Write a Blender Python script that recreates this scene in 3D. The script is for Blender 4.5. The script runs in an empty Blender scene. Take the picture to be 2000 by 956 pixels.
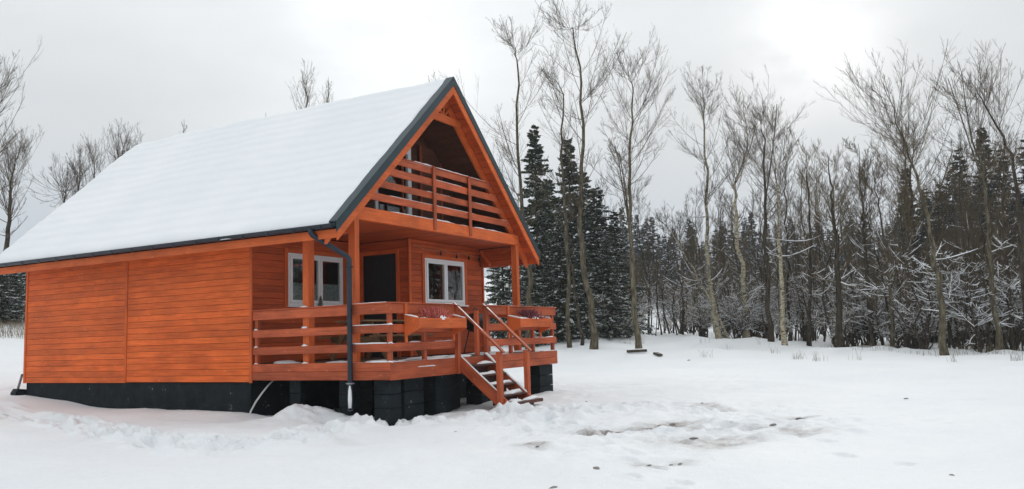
import bpy, math, random
import numpy as np
from mathutils import Matrix, Vector

scene = bpy.context.scene
RAD = math.radians
random.seed(7)
RNG = np.random.default_rng(7)

# ------------------------------------------------------------------ camera
F_PX, YAW, PITCH, ROLL = 1612.1, RAD(61.008), RAD(6.291), RAD(-1.829)
CAM = np.array([-11.376, -8.735, 0.69])
FW = np.array([math.sin(YAW) * math.cos(PITCH), math.cos(YAW) * math.cos(PITCH), math.sin(PITCH)])
_rt = np.array([math.cos(YAW), -math.sin(YAW), 0.0])
_up = np.cross(_rt, FW)
RT = _rt * math.cos(ROLL) + _up * math.sin(ROLL)
UP = _up * math.cos(ROLL) - _rt * math.sin(ROLL)
cam_data = bpy.data.cameras.new("camera")
cam_data.sensor_width = 36.0
cam_data.lens = F_PX / 2000 * 36
cam_data.clip_start = 0.1
cam_data.clip_end = 3000
cam = bpy.data.objects.new("camera", cam_data)
scene.collection.objects.link(cam)
cam.matrix_world = Matrix(((RT[0], UP[0], -FW[0], CAM[0]), (RT[1], UP[1], -FW[1], CAM[1]),
                           (RT[2], UP[2], -FW[2], CAM[2]), (0, 0, 0, 1)))
scene.camera = cam

# ------------------------------------------------------------------ sky and sun
SUN_DIR = np.array([0.942, 0.131, 0.309]); SUN_DIR /= np.linalg.norm(SUN_DIR)
THIN_DIR = np.array([0.751, 0.572, 0.329]); THIN_DIR /= np.linalg.norm(THIN_DIR)
world = bpy.data.worlds.new("World")
scene.world = world
world.use_nodes = True
wn, wl = world.node_tree.nodes, world.node_tree.links
wn.clear()
w_out = wn.new("ShaderNodeOutputWorld")
w_bg = wn.new("ShaderNodeBackground")
w_bg.inputs["Strength"].default_value = 0.1
wl.new(w_bg.outputs[0], w_out.inputs[0])
sky = wn.new("ShaderNodeTexSky")
sky.sky_type = "NISHITA"
sky.sun_disc = False
sky.sun_elevation = math.asin(SUN_DIR[2])
sky.sun_rotation = math.atan2(SUN_DIR[0], SUN_DIR[1])
tc = wn.new("ShaderNodeTexCoord")


def w_math(op, a, b=None, clamp=False):
    n = wn.new("ShaderNodeMath"); n.operation = op; n.use_clamp = clamp
    for i, v in enumerate((a, b)):
        if v is None: continue
        if isinstance(v, (int, float)): n.inputs[i].default_value = v
        else: wl.new(v, n.inputs[i])
    return n.outputs[0]


def w_glow(direction, power):
    d = wn.new("ShaderNodeVectorMath"); d.operation = "DOT_PRODUCT"
    nrm = wn.new("ShaderNodeVectorMath"); nrm.operation = "NORMALIZE"
    wl.new(tc.outputs["Generated"], nrm.inputs[0])
    wl.new(nrm.outputs[0], d.inputs[0])
    d.inputs[1].default_value = tuple(direction)
    return w_math("POWER", w_math("MAXIMUM", d.outputs["Value"], 0.0), power)


def w_noise(scale, detail, stretch, rough=0.55, loc=(0, 0, 0)):
    mp = wn.new("ShaderNodeMapping")
    mp.inputs["Scale"].default_value = stretch
    mp.inputs["Location"].default_value = loc
    wl.new(tc.outputs["Generated"], mp.inputs[0])
    n = wn.new("ShaderNodeTexNoise")
    n.inputs["Scale"].default_value = scale
    n.inputs["Detail"].default_value = detail
    n.inputs["Roughness"].default_value = rough
    wl.new(mp.outputs[0], n.inputs["Vector"])
    return n.outputs["Fac"]


sepw = wn.new("ShaderNodeSeparateXYZ")
wl.new(tc.outputs["Generated"], sepw.inputs[0])
elev = w_math("MULTIPLY", w_math("MAXIMUM", sepw.outputs["Z"], 0.0), 4.2, clamp=True)   # 0 at horizon, 1 at 14 degrees
cl1 = w_noise(2.6, 5, (1, 1, 2.6), 0.5, (3.1, 0.4, 1.7))
cl2 = w_noise(6.5, 6, (1, 1, 2.2), 0.55, (0.3, 5.0, 2.2))
cloud = w_math("ADD", w_math("MULTIPLY", cl1, 0.7), w_math("MULTIPLY", cl2, 0.3))
ramp = wn.new("ShaderNodeValToRGB")
ramp.color_ramp.elements[0].position = 0.36
ramp.color_ramp.elements[0].color = (6.65, 6.9, 7.1, 1)
ramp.color_ramp.elements[1].position = 0.62
ramp.color_ramp.elements[1].color = (7.25, 7.5, 7.65, 1)
wl.new(cloud, ramp.inputs[0])
hor = wn.new("ShaderNodeMixRGB"); hor.blend_type = "MIX"
hor.inputs[1].default_value = (5.6, 6.5, 7.6, 1)       # bluer cloud low over the horizon
wl.new(elev, hor.inputs[0]); wl.new(ramp.outputs[0], hor.inputs[2])
g1 = w_math("MULTIPLY", w_math("MULTIPLY", w_glow(SUN_DIR, 430), 3.6), w_math("ADD", w_math("MULTIPLY", w_noise(11, 4, (1, 1, 1.6), 0.55, (1, 2, 7)), 2.4), -0.35, clamp=True))
g1b = w_math("MULTIPLY", w_glow(SUN_DIR, 60), 0.15)
g2 = w_math("MULTIPLY", w_math("MULTIPLY", w_glow(THIN_DIR, 75), 2.7), w_math("ADD", cl2, 0.45))
glow = w_math("ADD", w_math("ADD", g1, g1b), g2)
gcol = wn.new("ShaderNodeMixRGB"); gcol.blend_type = "MULTIPLY"; gcol.inputs[0].default_value = 1
gcol.inputs[1].default_value = (1.0, 0.99, 0.96, 1)
wl.new(glow, gcol.inputs[2])
addc = wn.new("ShaderNodeMixRGB"); addc.blend_type = "ADD"; addc.inputs[0].default_value = 1
wl.new(gcol.outputs[0], addc.inputs[2])
zen = w_math("ADD", w_math("MULTIPLY", w_math("MAXIMUM", sepw.outputs["Z"], 0.0), 0.80), 0.80)   # an overcast sky grows brighter towards the zenith
zc = wn.new("ShaderNodeMixRGB"); zc.blend_type = "MULTIPLY"; zc.inputs[0].default_value = 1
wl.new(hor.outputs[0], zc.inputs[1]); wl.new(zen, zc.inputs[2]); wl.new(zc.outputs[0], addc.inputs[1])
mixs = wn.new("ShaderNodeMixRGB"); mixs.inputs[0].default_value = 0.98
wl.new(sky.outputs[0], mixs.inputs[1]); wl.new(addc.outputs[0], mixs.inputs[2])
wl.new(mixs.outputs[0], w_bg.inputs["Color"])

sun_data = bpy.data.lights.new("sun", "SUN")
sun_data.energy = 0.75
sun_data.angle = RAD(14)
sun_data.color = (1.0, 0.96, 0.9)
sun = bpy.data.objects.new("sun", sun_data)
scene.collection.objects.link(sun)
sun.rotation_euler = Vector(tuple(-SUN_DIR)).to_track_quat("-Z", "Y").to_euler()

scene.view_settings.view_transform = "Standard"
scene.view_settings.look = "None"
scene.view_settings.exposure = 0.13
scene.view_settings.gamma = 1.0
scene.view_settings.use_curve_mapping = False

# ------------------------------------------------------------------ generic helpers
COL = scene.collection
WM = {}


def tag(o, label=None, cat=None, group=None, kind=None):
    if label: o["label"] = label
    if cat: o["category"] = cat
    if group: o["group"] = group
    if kind: o["kind"] = kind
    return o


def link(o, mat=None, parent=None, M=None):
    COL.objects.link(o)
    M = M or Matrix()
    WM[o.name] = M
    if parent is not None:
        o.parent = parent
        o.matrix_basis = WM[parent.name].inverted() @ M
    else:
        o.matrix_basis = M
    if mat is not None and o.data is not None and len(o.data.materials) == 0:
        o.data.materials.append(mat)
    return o


def empty(name, loc, parent=None):
    o = bpy.data.objects.new(name, None)
    o.empty_display_size = 0.2
    return link(o, None, parent, Matrix.Translation(loc))


def mesh_np(name, verts, faces, smooth=False):
    """faces: array (F,k) or a list of such arrays"""
    if not isinstance(faces, (list, tuple)): faces = [faces]
    faces = [np.asarray(f, dtype=np.int32) for f in faces if len(f)]
    verts = np.asarray(verts, dtype=np.float32)
    me = bpy.data.meshes.new(name)
    me.vertices.add(len(verts)); me.vertices.foreach_set("co", verts.ravel())
    tot = np.concatenate([np.full(len(f), f.shape[1], np.int32) for f in faces])
    idx = np.concatenate([f.ravel() for f in faces])
    me.loops.add(len(idx)); me.loops.foreach_set("vertex_index", idx)
    me.polygons.add(len(tot))
    start = np.concatenate([[0], np.cumsum(tot)[:-1]]).astype(np.int32)
    me.polygons.foreach_set("loop_start", start)
    if smooth: me.polygons.foreach_set("use_smooth", np.ones(len(tot), dtype=bool))
    me.update(calc_edges=True)
    return me


class MB:
    """collects pieces of one part"""
    def __init__(s): s.v = []; s.f = []; s.n = 0
    def add(s, v, f):
        v = [tuple(p) for p in v]
        s.v += v; s.f += [tuple(i + s.n for i in q) for q in f]; s.n += len(v); return s
    def box(s, x0, x1, y0, y1, z0, z1):
        v = [(x, y, z) for x in (x0, x1) for y in (y0, y1) for z in (z0, z1)]
        return s.add(v, [(0, 1, 3, 2), (4, 6, 7, 5), (0, 4, 5, 1), (2, 3, 7, 6), (0, 2, 6, 4), (1, 5, 7, 3)])
    def prism(s, prof, axis, a0, a1):
        """closed 2D profile (counter-clockwise) swept along axis 0/1/2"""
        n = len(prof)
        def P(p, a):
            q = list(p); q.insert(axis, a); return tuple(q)
        v = [P(p, a0) for p in prof] + [P(p, a1) for p in prof]
        f = [(i, (i + 1) % n, n + (i + 1) % n, n + i) for i in range(n)]
        f += [tuple(range(n - 1, -1, -1)), tuple(range(n, 2 * n))]
        return s.add(v, f)
    def tube(s, pts, r, k=10, caps=True):
        P = np.array([pts], float)
        R = np.broadcast_to(np.asarray(r, float), (1, len(pts)))
        v, f = tubes(P, R, k)
        ff = [tuple(q) for q in f]
        if caps:
            ff.append(tuple(range(k - 1, -1, -1)))
            ff.append(tuple(range((len(pts) - 1) * k, len(pts) * k)))
        return s.add(v, ff)
    def lathe(s, prof, c, k=20):
        v = []; f = []
        for r, z in prof:
            for i in range(k):
                a = 2 * math.pi * i / k
                v.append((c[0] + r * math.cos(a), c[1] + r * math.sin(a), c[2] + z))
        for j in range(len(prof) - 1):
            for i in range(k):
                f.append((j * k + i, j * k + (i + 1) % k, (j + 1) * k + (i + 1) % k, (j + 1) * k + i))
        return s.add(v, f)
    def mesh(s, name, smooth=False):
        me = bpy.data.meshes.new(name); me.from_pydata(s.v, [], s.f); me.update()
        if smooth:
            for p in me.polygons: p.use_smooth = True
        return me
    def build(s, name, mat, parent=None, smooth=False):
        return link(bpy.data.objects.new(name, s.mesh(name, smooth)), mat, parent)


def tubes(P, R, k):
    """P (B,N,3), R (B,N) -> verts, quads"""
    B, N, _ = P.shape
    T = np.gradient(P, axis=1)
    T /= np.linalg.norm(T, axis=2, keepdims=True) + 1e-9
    mean = T.mean(axis=1)
    ref = np.where(np.abs(mean[:, 2:3]) < 0.8, np.array([[0, 0, 1.0]]), np.array([[1.0, 0.3, 0]]))
    n = np.cross(T, ref[:, None, :]); n /= np.linalg.norm(n, axis=2, keepdims=True) + 1e-9
    b = np.cross(T, n)
    a = np.arange(k) / k * 2 * math.pi
    ring = (P[:, :, None, :] + R[:, :, None, None] *
            (np.cos(a)[None, None, :, None] * n[:, :, None, :] + np.sin(a)[None, None, :, None] * b[:, :, None, :]))
    v = ring.reshape(-1, 3)
    bi = np.arange(B)[:, None, None] * N * k
    ni = np.arange(N - 1)[None, :, None] * k
    ki = np.arange(k)[None, None, :]
    k2 = (ki + 1) % k
    f = np.stack([bi + ni + ki, bi + ni + k2, bi + ni + k + k2, bi + ni + k + ki], axis=-1).reshape(-1, 4)
    return v, f


def beam(name, a, b, w, h, mat, parent, up=(0, 0, 1), ch=0.006, cut=None):
    """a board from a to b: local X runs along it (the grain), w wide, h high along up.  cut=(ca,cb): shear the ends (dx per unit z)"""
    a, b, up = Vector(a), Vector(b), Vector(up)
    X = (b - a); L = X.length; X.normalize()
    Z = (up - X * up.dot(X)).normalized(); Y = Z.cross(X)
    M = Matrix(((X.x, Y.x, Z.x, 0), (X.y, Y.y, Z.y, 0), (X.z, Y.z, Z.z, 0), (0, 0, 0, 1)))
    M.translation = (a + b) / 2
    c = min(ch, w * 0.3, h * 0.3)
    prof = [(-w / 2 + c, -h / 2), (w / 2 - c, -h / 2), (w / 2, -h / 2 + c), (w / 2, h / 2 - c),
            (w / 2 - c, h / 2), (-w / 2 + c, h / 2), (-w / 2, h / 2 - c), (-w / 2, -h / 2 + c)]
    m = MB().prism(prof, 0, -L / 2, L / 2)
    if cut:
        m.v = [(x + (cut[0] if x < 0 else cut[1]) * z, y, z) for x, y, z in m.v]
    return link(bpy.data.objects.new(name, m.mesh(name)), mat, parent, M)


# value-noise fBm on arrays
_LAT = np.random.default_rng(3).random((256, 256))


def vnoise(x, y):
    xi = np.floor(x).astype(int); yi = np.floor(y).astype(int)
    fx = x - xi; fy = y - yi
    fx = fx * fx * fx * (fx * (fx * 6 - 15) + 10); fy = fy * fy * fy * (fy * (fy * 6 - 15) + 10)
    a = _LAT[xi & 255, yi & 255]; b = _LAT[(xi + 1) & 255, yi & 255]
    c = _LAT[xi & 255, (yi + 1) & 255]; d = _LAT[(xi + 1) & 255, (yi + 1) & 255]
    return (a * (1 - fx) + b * fx) * (1 - fy) + (c * (1 - fx) + d * fx) * fy - 0.5


def fbm(x, y, oct=4, ox=0.0):
    s = 0; amp = 1.0
    ca, sa = math.cos(0.6), math.sin(0.6)
    for i in range(oct):
        s = s + amp * vnoise(x + 17.3 * i + ox, y - 9.1 * i + ox)
        x, y = (x * ca - y * sa) * 2.03, (x * sa + y * ca) * 2.03
        amp *= 0.5
    return s


# ------------------------------------------------------------------ materials
def new_mat(name):
    m = bpy.data.materials.new(name); m.use_nodes = True
    nt = m.node_tree
    return m, nt.nodes, nt.links, nt.nodes["Principled BSDF"]


def ramp_node(n, stops):
    r = n.new("ShaderNodeValToRGB")
    e = r.color_ramp.elements
    while len(e) < len(stops): e.new(0.5)
    for el, (p, c) in zip(e, stops): el.position = p; el.color = (*c, 1)
    return r


def noise_node(n, l, vec, scale, detail=4, rough=0.55):
    t = n.new("ShaderNodeTexNoise")
    t.inputs["Scale"].default_value = scale; t.inputs["Detail"].default_value = detail
    t.inputs["Roughness"].default_value = rough
    l.new(vec, t.inputs["Vector"])
    return t


def wood_mat(name, dark, mid, light, rough=0.6, vary=0.13, knots=True, grime=0.18):
    m, n, l, bs = new_mat(name)
    tcn = n.new("ShaderNodeTexCoord"); oi = n.new("ShaderNodeObjectInfo")
    off = n.new("ShaderNodeVectorMath"); off.operation = "MULTIPLY_ADD"
    comb = n.new("ShaderNodeCombineXYZ")
    for i in range(3): l.new(oi.outputs["Random"], comb.inputs[i])
    l.new(comb.outputs[0], off.inputs[0]); off.inputs[1].default_value = (37, 91, 53)
    l.new(tcn.outputs["Object"], off.inputs[2])
    mp = n.new("ShaderNodeMapping"); mp.inputs["Scale"].default_value = (0.7, 26, 26)
    l.new(off.outputs[0], mp.inputs[0])
    grain = noise_node(n, l, mp.outputs[0], 2.4, 6, 0.6)
    r = ramp_node(n, [(0.28, dark), (0.5, mid), (0.74, light)])
    l.new(grain.outputs["Fac"], r.inputs[0])
    col = r.outputs[0]
    mp2 = n.new("ShaderNodeMapping"); mp2.inputs["Scale"].default_value = (1.1, 2.5, 2.5)
    l.new(off.outputs[0], mp2.inputs[0])
    blot = noise_node(n, l, mp2.outputs[0], 1.3, 4, 0.6)
    br = ramp_node(n, [(0.3, (1 - grime,) * 3), (0.62, (1.12,) * 3)])
    l.new(blot.outputs["Fac"], br.inputs[0])
    mul = n.new("ShaderNodeMixRGB"); mul.blend_type = "MULTIPLY"; mul.inputs[0].default_value = 1
    l.new(col, mul.inputs[1]); l.new(br.outputs[0], mul.inputs[2]); col = mul.outputs[0]
    # streaks of wear that run over many boards
    geo = n.new("ShaderNodeNewGeometry")
    wv = noise_node(n, l, geo.outputs["Position"], 0.75, 5, 0.6)
    wr = ramp_node(n, [(0.36, (0.90, 0.88, 0.88)), (0.56, (1.06, 1.06, 1.06))])
    l.new(wv.outputs["Fac"], wr.inputs[0])
    mul2 = n.new("ShaderNodeMixRGB"); mul2.blend_type = "MULTIPLY"; mul2.inputs[0].default_value = 1
    l.new(col, mul2.inputs[1]); l.new(wr.outputs[0], mul2.inputs[2]); col = mul2.outputs[0]
    if knots:
        mp3 = n.new("ShaderNodeMapping"); mp3.inputs["Scale"].default_value = (2.4, 8, 8)
        l.new(off.outputs[0], mp3.inputs[0])
        vo = n.new("ShaderNodeTexVoronoi"); vo.inputs["Scale"].default_value = 1.0
        l.new(mp3.outputs[0], vo.inputs["Vector"])
        kr = ramp_node(n, [(0.06, (0.8, 0.8, 0.8)), (0.14, (0, 0, 0))])
        l.new(vo.outputs["Distance"], kr.inputs[0])
        km = n.new("ShaderNodeMixRGB"); l.new(kr.outputs[0], km.inputs[0])
        l.new(col, km.inputs[1]); km.inputs[2].default_value = (*[c * 1.05 + 0.012 for c in light], 1)
        col = km.outputs[0]
    hsv = n.new("ShaderNodeHueSaturation")
    mr = n.new("ShaderNodeMapRange"); mr.inputs["To Min"].default_value = 1 - vary; mr.inputs["To Max"].default_value = 1 + vary
    l.new(oi.outputs["Random"], mr.inputs["Value"]); l.new(mr.outputs[0], hsv.inputs["Value"])
    l.new(col, hsv.inputs["Color"]); l.new(hsv.outputs[0], bs.inputs["Base Color"])
    bs.inputs["Roughness"].default_value = rough
    bs.inputs["Specular IOR Level"].default_value = 0.3
    bp = n.new("ShaderNodeBump"); bp.inputs["Strength"].default_value = 0.25; bp.inputs["Distance"].default_value = 0.004
    l.new(grain.outputs["Fac"], bp.inputs["Height"]); l.new(bp.outputs[0], bs.inputs["Normal"])
    return m


def plain_mat(name, c1, c2, scale=6, rough=0.6, metallic=0.0, bump=0.15, dist=0.01, spec=0.4):
    m, n, l, bs = new_mat(name)
    tcn = n.new("ShaderNodeTexCoord")
    t = noise_node(n, l, tcn.outputs["Object"], scale, 6, 0.6)
    r = ramp_node(n, [(0.3, c1), (0.7, c2)])
    l.new(t.outputs["Fac"], r.inputs[0]); l.new(r.outputs[0], bs.inputs["Base Color"])
    bs.inputs["Roughness"].default_value = rough; bs.inputs["Metallic"].default_value = metallic
    bs.inputs["Specular IOR Level"].default_value = spec
    bp = n.new("ShaderNodeBump"); bp.inputs["Strength"].default_value = bump; bp.inputs["Distance"].default_value = dist
    l.new(t.outputs["Fac"], bp.inputs["Height"]); l.new(bp.outputs[0], bs.inputs["Normal"])
    return m


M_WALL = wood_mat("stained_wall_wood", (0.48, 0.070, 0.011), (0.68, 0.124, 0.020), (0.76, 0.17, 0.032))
M_FRONT = wood_mat("shade_toned_front_stain", (0.33, 0.050, 0.012), (0.47, 0.080, 0.018), (0.55, 0.112, 0.028))  # redder stain, darkened so its colour carries the shade under porch roof and eaves
M_TRIM = wood_mat("stained_trim_wood", (0.44, 0.074, 0.016), (0.58, 0.112, 0.024), (0.66, 0.155, 0.036), vary=0.1)
M_RAIL = wood_mat("stained_rail_wood", (0.29, 0.055, 0.022), (0.43, 0.088, 0.032), (0.54, 0.132, 0.048), vary=0.14, grime=0.35)
M_DECK = wood_mat("weathered_deck_wood", (0.05, 0.035, 0.025), (0.11, 0.07, 0.05), (0.2, 0.13, 0.09), knots=False, vary=0.3)
M_TABLE = wood_mat("weathered_table_wood", (0.10, 0.055, 0.025), (0.19, 0.11, 0.05), (0.28, 0.17, 0.085), vary=0.15)
M_LOGGIA = wood_mat("shade_toned_loggia_wood", (0.055, 0.020, 0.012), (0.10, 0.036, 0.020), (0.15, 0.056, 0.032))  # shade of the balcony recess put into the brown: boards, shutter, inner soffit
M_STEP = wood_mat("dark_step_wood", (0.035, 0.016, 0.012), (0.085, 0.030, 0.022), (0.14, 0.05, 0.034), knots=False)
M_METAL = plain_mat("anthracite_sheet_metal", (0.012, 0.029, 0.037), (0.019, 0.040, 0.049), 3, 0.42, 0.0, 0.05)
M_GUTTER = plain_mat("dark_gutter_metal", (0.010, 0.017, 0.028), (0.018, 0.028, 0.042), 4, 0.4, 0.0, 0.05)
M_PLINTH = plain_mat("bitumen_coated_blocks", (0.003, 0.006, 0.008), (0.012, 0.020, 0.023), 5, 0.55, 0, 0.6, 0.02)
def plinth_mat():
    m, n, l, bs = new_mat("bitumen_coated_blocks_frosted")
    geo = n.new("ShaderNodeNewGeometry")
    a = noise_node(n, l, geo.outputs["Position"], 3.5, 6, 0.65)
    r = ramp_node(n, [(0.3, (0.003, 0.006, 0.008)), (0.72, (0.016, 0.024, 0.028))])
    l.new(a.outputs["Fac"], r.inputs[0])
    b = noise_node(n, l, geo.outputs["Position"], 17, 5, 0.7)
    mu = n.new("ShaderNodeMath"); mu.operation = "MULTIPLY"; l.new(a.outputs["Fac"], mu.inputs[0]); l.new(b.outputs["Fac"], mu.inputs[1])
    fl = ramp_node(n, [(0.365, (0, 0, 0)), (0.43, (0.55, 0.55, 0.55))])
    l.new(mu.outputs[0], fl.inputs[0])
    mx = n.new("ShaderNodeMixRGB"); l.new(fl.outputs[0], mx.inputs[0]); l.new(r.outputs[0], mx.inputs[1]); mx.inputs[2].default_value = (0.6, 0.62, 0.63, 1)
    l.new(mx.outputs[0], bs.inputs["Base Color"]); bs.inputs["Roughness"].default_value = 0.75; bs.inputs["Specular IOR Level"].default_value = 0.2
    bp = n.new("ShaderNodeBump"); bp.inputs["Strength"].default_value = 0.7; bp.inputs["Distance"].default_value = 0.02
    l.new(b.outputs["Fac"], bp.inputs["Height"]); l.new(bp.outputs[0], bs.inputs["Normal"])
    return m


M_PLINTH = plinth_mat()
M_DARK = plain_mat("dark_interior_paint", (0.012, 0.011, 0.010), (0.02, 0.018, 0.016), 3, 0.9)
M_PVC = plain_mat("white_window_plastic", (0.78, 0.80, 0.81), (0.84, 0.86, 0.87), 2, 0.35, 0, 0.03)
M_DOOR = plain_mat("anthracite_door_panel", (0.008, 0.012, 0.016), (0.014, 0.019, 0.024), 3, 0.45, 0, 0.05)
M_BLACK = plain_mat("black_enamel", (0.008, 0.008, 0.009), (0.014, 0.014, 0.015), 5, 0.3, 0, 0.05)
M_STEEL = plain_mat("dull_steel", (0.25, 0.25, 0.25), (0.36, 0.36, 0.36), 6, 0.4, 0.8, 0.1)
M_WHITEPIPE = plain_mat("white_plastic_pipe", (0.55, 0.55, 0.54), (0.66, 0.66, 0.65), 5, 0.5)
M_CORD = plain_mat("pale_cord", (0.42, 0.17, 0.08), (0.5, 0.22, 0.12), 5, 0.6)
M_STAKE = plain_mat("grey_weathered_stake", (0.16, 0.16, 0.16), (0.3, 0.3, 0.31), 9, 0.7)
M_SOIL = plain_mat("frozen_soil", (0.10, 0.085, 0.07), (0.42, 0.40, 0.38), 3, 0.95, 0, 0.6, 0.02)
M_STRAW = plain_mat("dry_straw_grass", (0.16, 0.13, 0.08), (0.27, 0.22, 0.14), 2, 0.9)
M_HEATHER = plain_mat("red_heather_sprigs", (0.36, 0.036, 0.032), (0.64, 0.20, 0.155), 30, 0.8)
M_HEATHER2 = plain_mat("faded_heather_sprigs", (0.12, 0.02, 0.03), (0.24, 0.07, 0.08), 30, 0.8)


def glass_mat():
    m = bpy.data.materials.new("window_glass"); m.use_nodes = True
    n, l = m.node_tree.nodes, m.node_tree.links
    n.clear()
    out = n.new("ShaderNodeOutputMaterial"); mix = n.new("ShaderNodeMixShader")
    tr = n.new("ShaderNodeBsdfTransparent"); gl = n.new("ShaderNodeBsdfGlossy")
    tr.inputs[0].default_value = (0.78, 0.83, 0.82, 1)
    gl.inputs["Roughness"].default_value = 0.015
    fr = n.new("ShaderNodeFresnel"); fr.inputs[0].default_value = 1.5
    add = n.new("ShaderNodeMath"); add.operation = "MULTIPLY_ADD"; add.inputs[1].default_value = 1.6; add.inputs[2].default_value = 0.03
    geo = n.new("ShaderNodeNewGeometry"); inv = n.new("ShaderNodeMath"); inv.operation = "SUBTRACT"; inv.inputs[0].default_value = 1.0
    l.new(geo.outputs["Backfacing"], inv.inputs[1])          # the ray leaves the thin pane without a second mirror
    fac = n.new("ShaderNodeMath"); fac.operation = "MULTIPLY"; l.new(add.outputs[0], fac.inputs[0]); l.new(inv.outputs[0], fac.inputs[1])
    l.new(fr.outputs[0], add.inputs[0]); l.new(fac.outputs[0], mix.inputs[0])
    l.new(tr.outputs[0], mix.inputs[1]); l.new(gl.outputs[0], mix.inputs[2]); l.new(mix.outputs[0], out.inputs[0])
    return m


M_GLASS = glass_mat()


def lace_mat():
    m = bpy.data.materials.new("lace_curtain_cloth"); m.use_nodes = True
    n, l = m.node_tree.nodes, m.node_tree.links
    n.clear()
    out = n.new("ShaderNodeOutputMaterial"); mix = n.new("ShaderNodeMixShader")
    tr = n.new("ShaderNodeBsdfTransparent"); df = n.new("ShaderNodeBsdfDiffuse")
    df.inputs[0].default_value = (0.8, 0.82, 0.82, 1)
    tcn = n.new("ShaderNodeTexCoord")
    vo = n.new("ShaderNodeTexVoronoi"); vo.inputs["Scale"].default_value = 34
    l.new(tcn.outputs["Object"], vo.inputs["Vector"])
    r = ramp_node(n, [(0.2, (0.5,) * 3), (0.34, (0.78,) * 3), (0.55, (0.42,) * 3)])
    l.new(vo.outputs["Distance"], r.inputs[0]); l.new(r.outputs[0], mix.inputs[0])
    l.new(tr.outputs[0], mix.inputs[1]); l.new(df.outputs[0], mix.inputs[2]); l.new(mix.outputs[0], out.inputs[0])
    return m


M_LACE = lace_mat()


def snow_mat(name, dirt=False, fine=26.0, bump=0.35):
    m, n, l, bs = new_mat(name)
    geo = n.new("ShaderNodeNewGeometry")
    big = noise_node(n, l, geo.outputs["Position"], 0.5, 4, 0.5)
    r = ramp_node(n, [(0.3, (0.80, 0.825, 0.845)), (0.7, (0.85, 0.865, 0.875))])
    l.new(big.outputs["Fac"], r.inputs[0])
    col = r.outputs[0]
    if dirt:
        at = n.new("ShaderNodeAttribute"); at.attribute_name = "dirt"
        dn = noise_node(n, l, geo.outputs["Position"], 3.2, 8, 0.72)
        s = n.new("ShaderNodeMath"); s.operation = "MULTIPLY_ADD"; s.inputs[1].default_value = 3.6; s.inputs[2].default_value = -1.15
        l.new(dn.outputs["Fac"], s.inputs[0])
        mu = n.new("ShaderNodeMath"); mu.operation = "MULTIPLY"; mu.use_clamp = True
        l.new(s.outputs[0], mu.inputs[0]); l.new(at.outputs["Fac"], mu.inputs[1])
        mx = n.new("ShaderNodeMixRGB"); l.new(mu.outputs[0], mx.inputs[0]); l.new(col, mx.inputs[1])
        dr = ramp_node(n, [(0.35, (0.36, 0.31, 0.28)), (0.7, (0.20, 0.17, 0.15))])
        l.new(dn.outputs["Fac"], dr.inputs[0]); l.new(dr.outputs[0], mx.inputs[2])
        col = mx.outputs[0]
    l.new(col, bs.inputs["Base Color"])
    bs.inputs["Roughness"].default_value = 0.65
    bs.inputs["Specular IOR Level"].default_value = 0.25
    f1 = noise_node(n, l, geo.outputs["Position"], fine, 5, 0.65)
    bp = n.new("ShaderNodeBump"); bp.inputs["Strength"].default_value = bump; bp.inputs["Distance"].default_value = 0.02
    l.new(f1.outputs["Fac"], bp.inputs["Height"]); l.new(bp.outputs[0], bs.inputs["Normal"])
    return m


M_SNOW = snow_mat("packed_snow")
M_GROUND = snow_mat("ground_snow", dirt=True, fine=30.0, bump=0.8)


def bark_mat(name, c1, c2, c3, scale=7.0, birch=False, snow=0.0):
    m, n, l, bs = new_mat(name)
    tcn = n.new("ShaderNodeTexCoord"); oi = n.new("ShaderNodeObjectInfo")
    mp = n.new("ShaderNodeMapping")
    mp.inputs["Scale"].default_value = (1, 1, 2.2) if birch else (1, 1, 0.3)
    l.new(tcn.outputs["Object"], mp.inputs[0])
    t = noise_node(n, l, mp.outputs[0], scale, 6, 0.65)
    r = ramp_node(n, [(0.36, c1), (0.5, c2), (0.68, c3)])
    l.new(t.outputs["Fac"], r.inputs[0])
    col = r.outputs[0]
    hsv = n.new("ShaderNodeHueSaturation")
    mr = n.new("ShaderNodeMapRange"); mr.inputs["To Min"].default_value = 0.75; mr.inputs["To Max"].default_value = 1.2
    l.new(oi.outputs["Random"], mr.inputs["Value"]); l.new(mr.outputs[0], hsv.inputs["Value"])
    l.new(col, hsv.inputs["Color"]); col = hsv.outputs[0]
    if snow > 0:     # snow lying on the upper side of limbs
        geo = n.new("ShaderNodeNewGeometry"); sp = n.new("ShaderNodeSeparateXYZ")
        l.new(geo.outputs["Normal"], sp.inputs[0])
        nz = noise_node(n, l, tcn.outputs["Object"], 1.6, 3, 0.6)
        s = n.new("ShaderNodeMath"); s.operation = "MULTIPLY_ADD"; s.inputs[1].default_value = 1.3; s.inputs[2].default_value = -0.65
        l.new(nz.outputs["Fac"], s.inputs[0])
        ad = n.new("ShaderNodeMath"); ad.operation = "ADD"; l.new(sp.outputs["Z"], ad.inputs[0]); l.new(s.outputs[0], ad.inputs[1])
        th = ramp_node(n, [(1 - snow, (0, 0, 0)), (min(1.0, 1 - snow + 0.15), (1, 1, 1))])
        l.new(ad.outputs[0], th.inputs[0])
        mx = n.new("ShaderNodeMixRGB"); l.new(th.outputs[0], mx.inputs[0]); l.new(col, mx.inputs[1])
        mx.inputs[2].default_value = (0.8, 0.82, 0.84, 1); col = mx.outputs[0]
    l.new(col, bs.inputs["Base Color"])
    bs.inputs["Roughness"].default_value = 0.9; bs.inputs["Specular IOR Level"].default_value = 0.15
    return m


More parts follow.
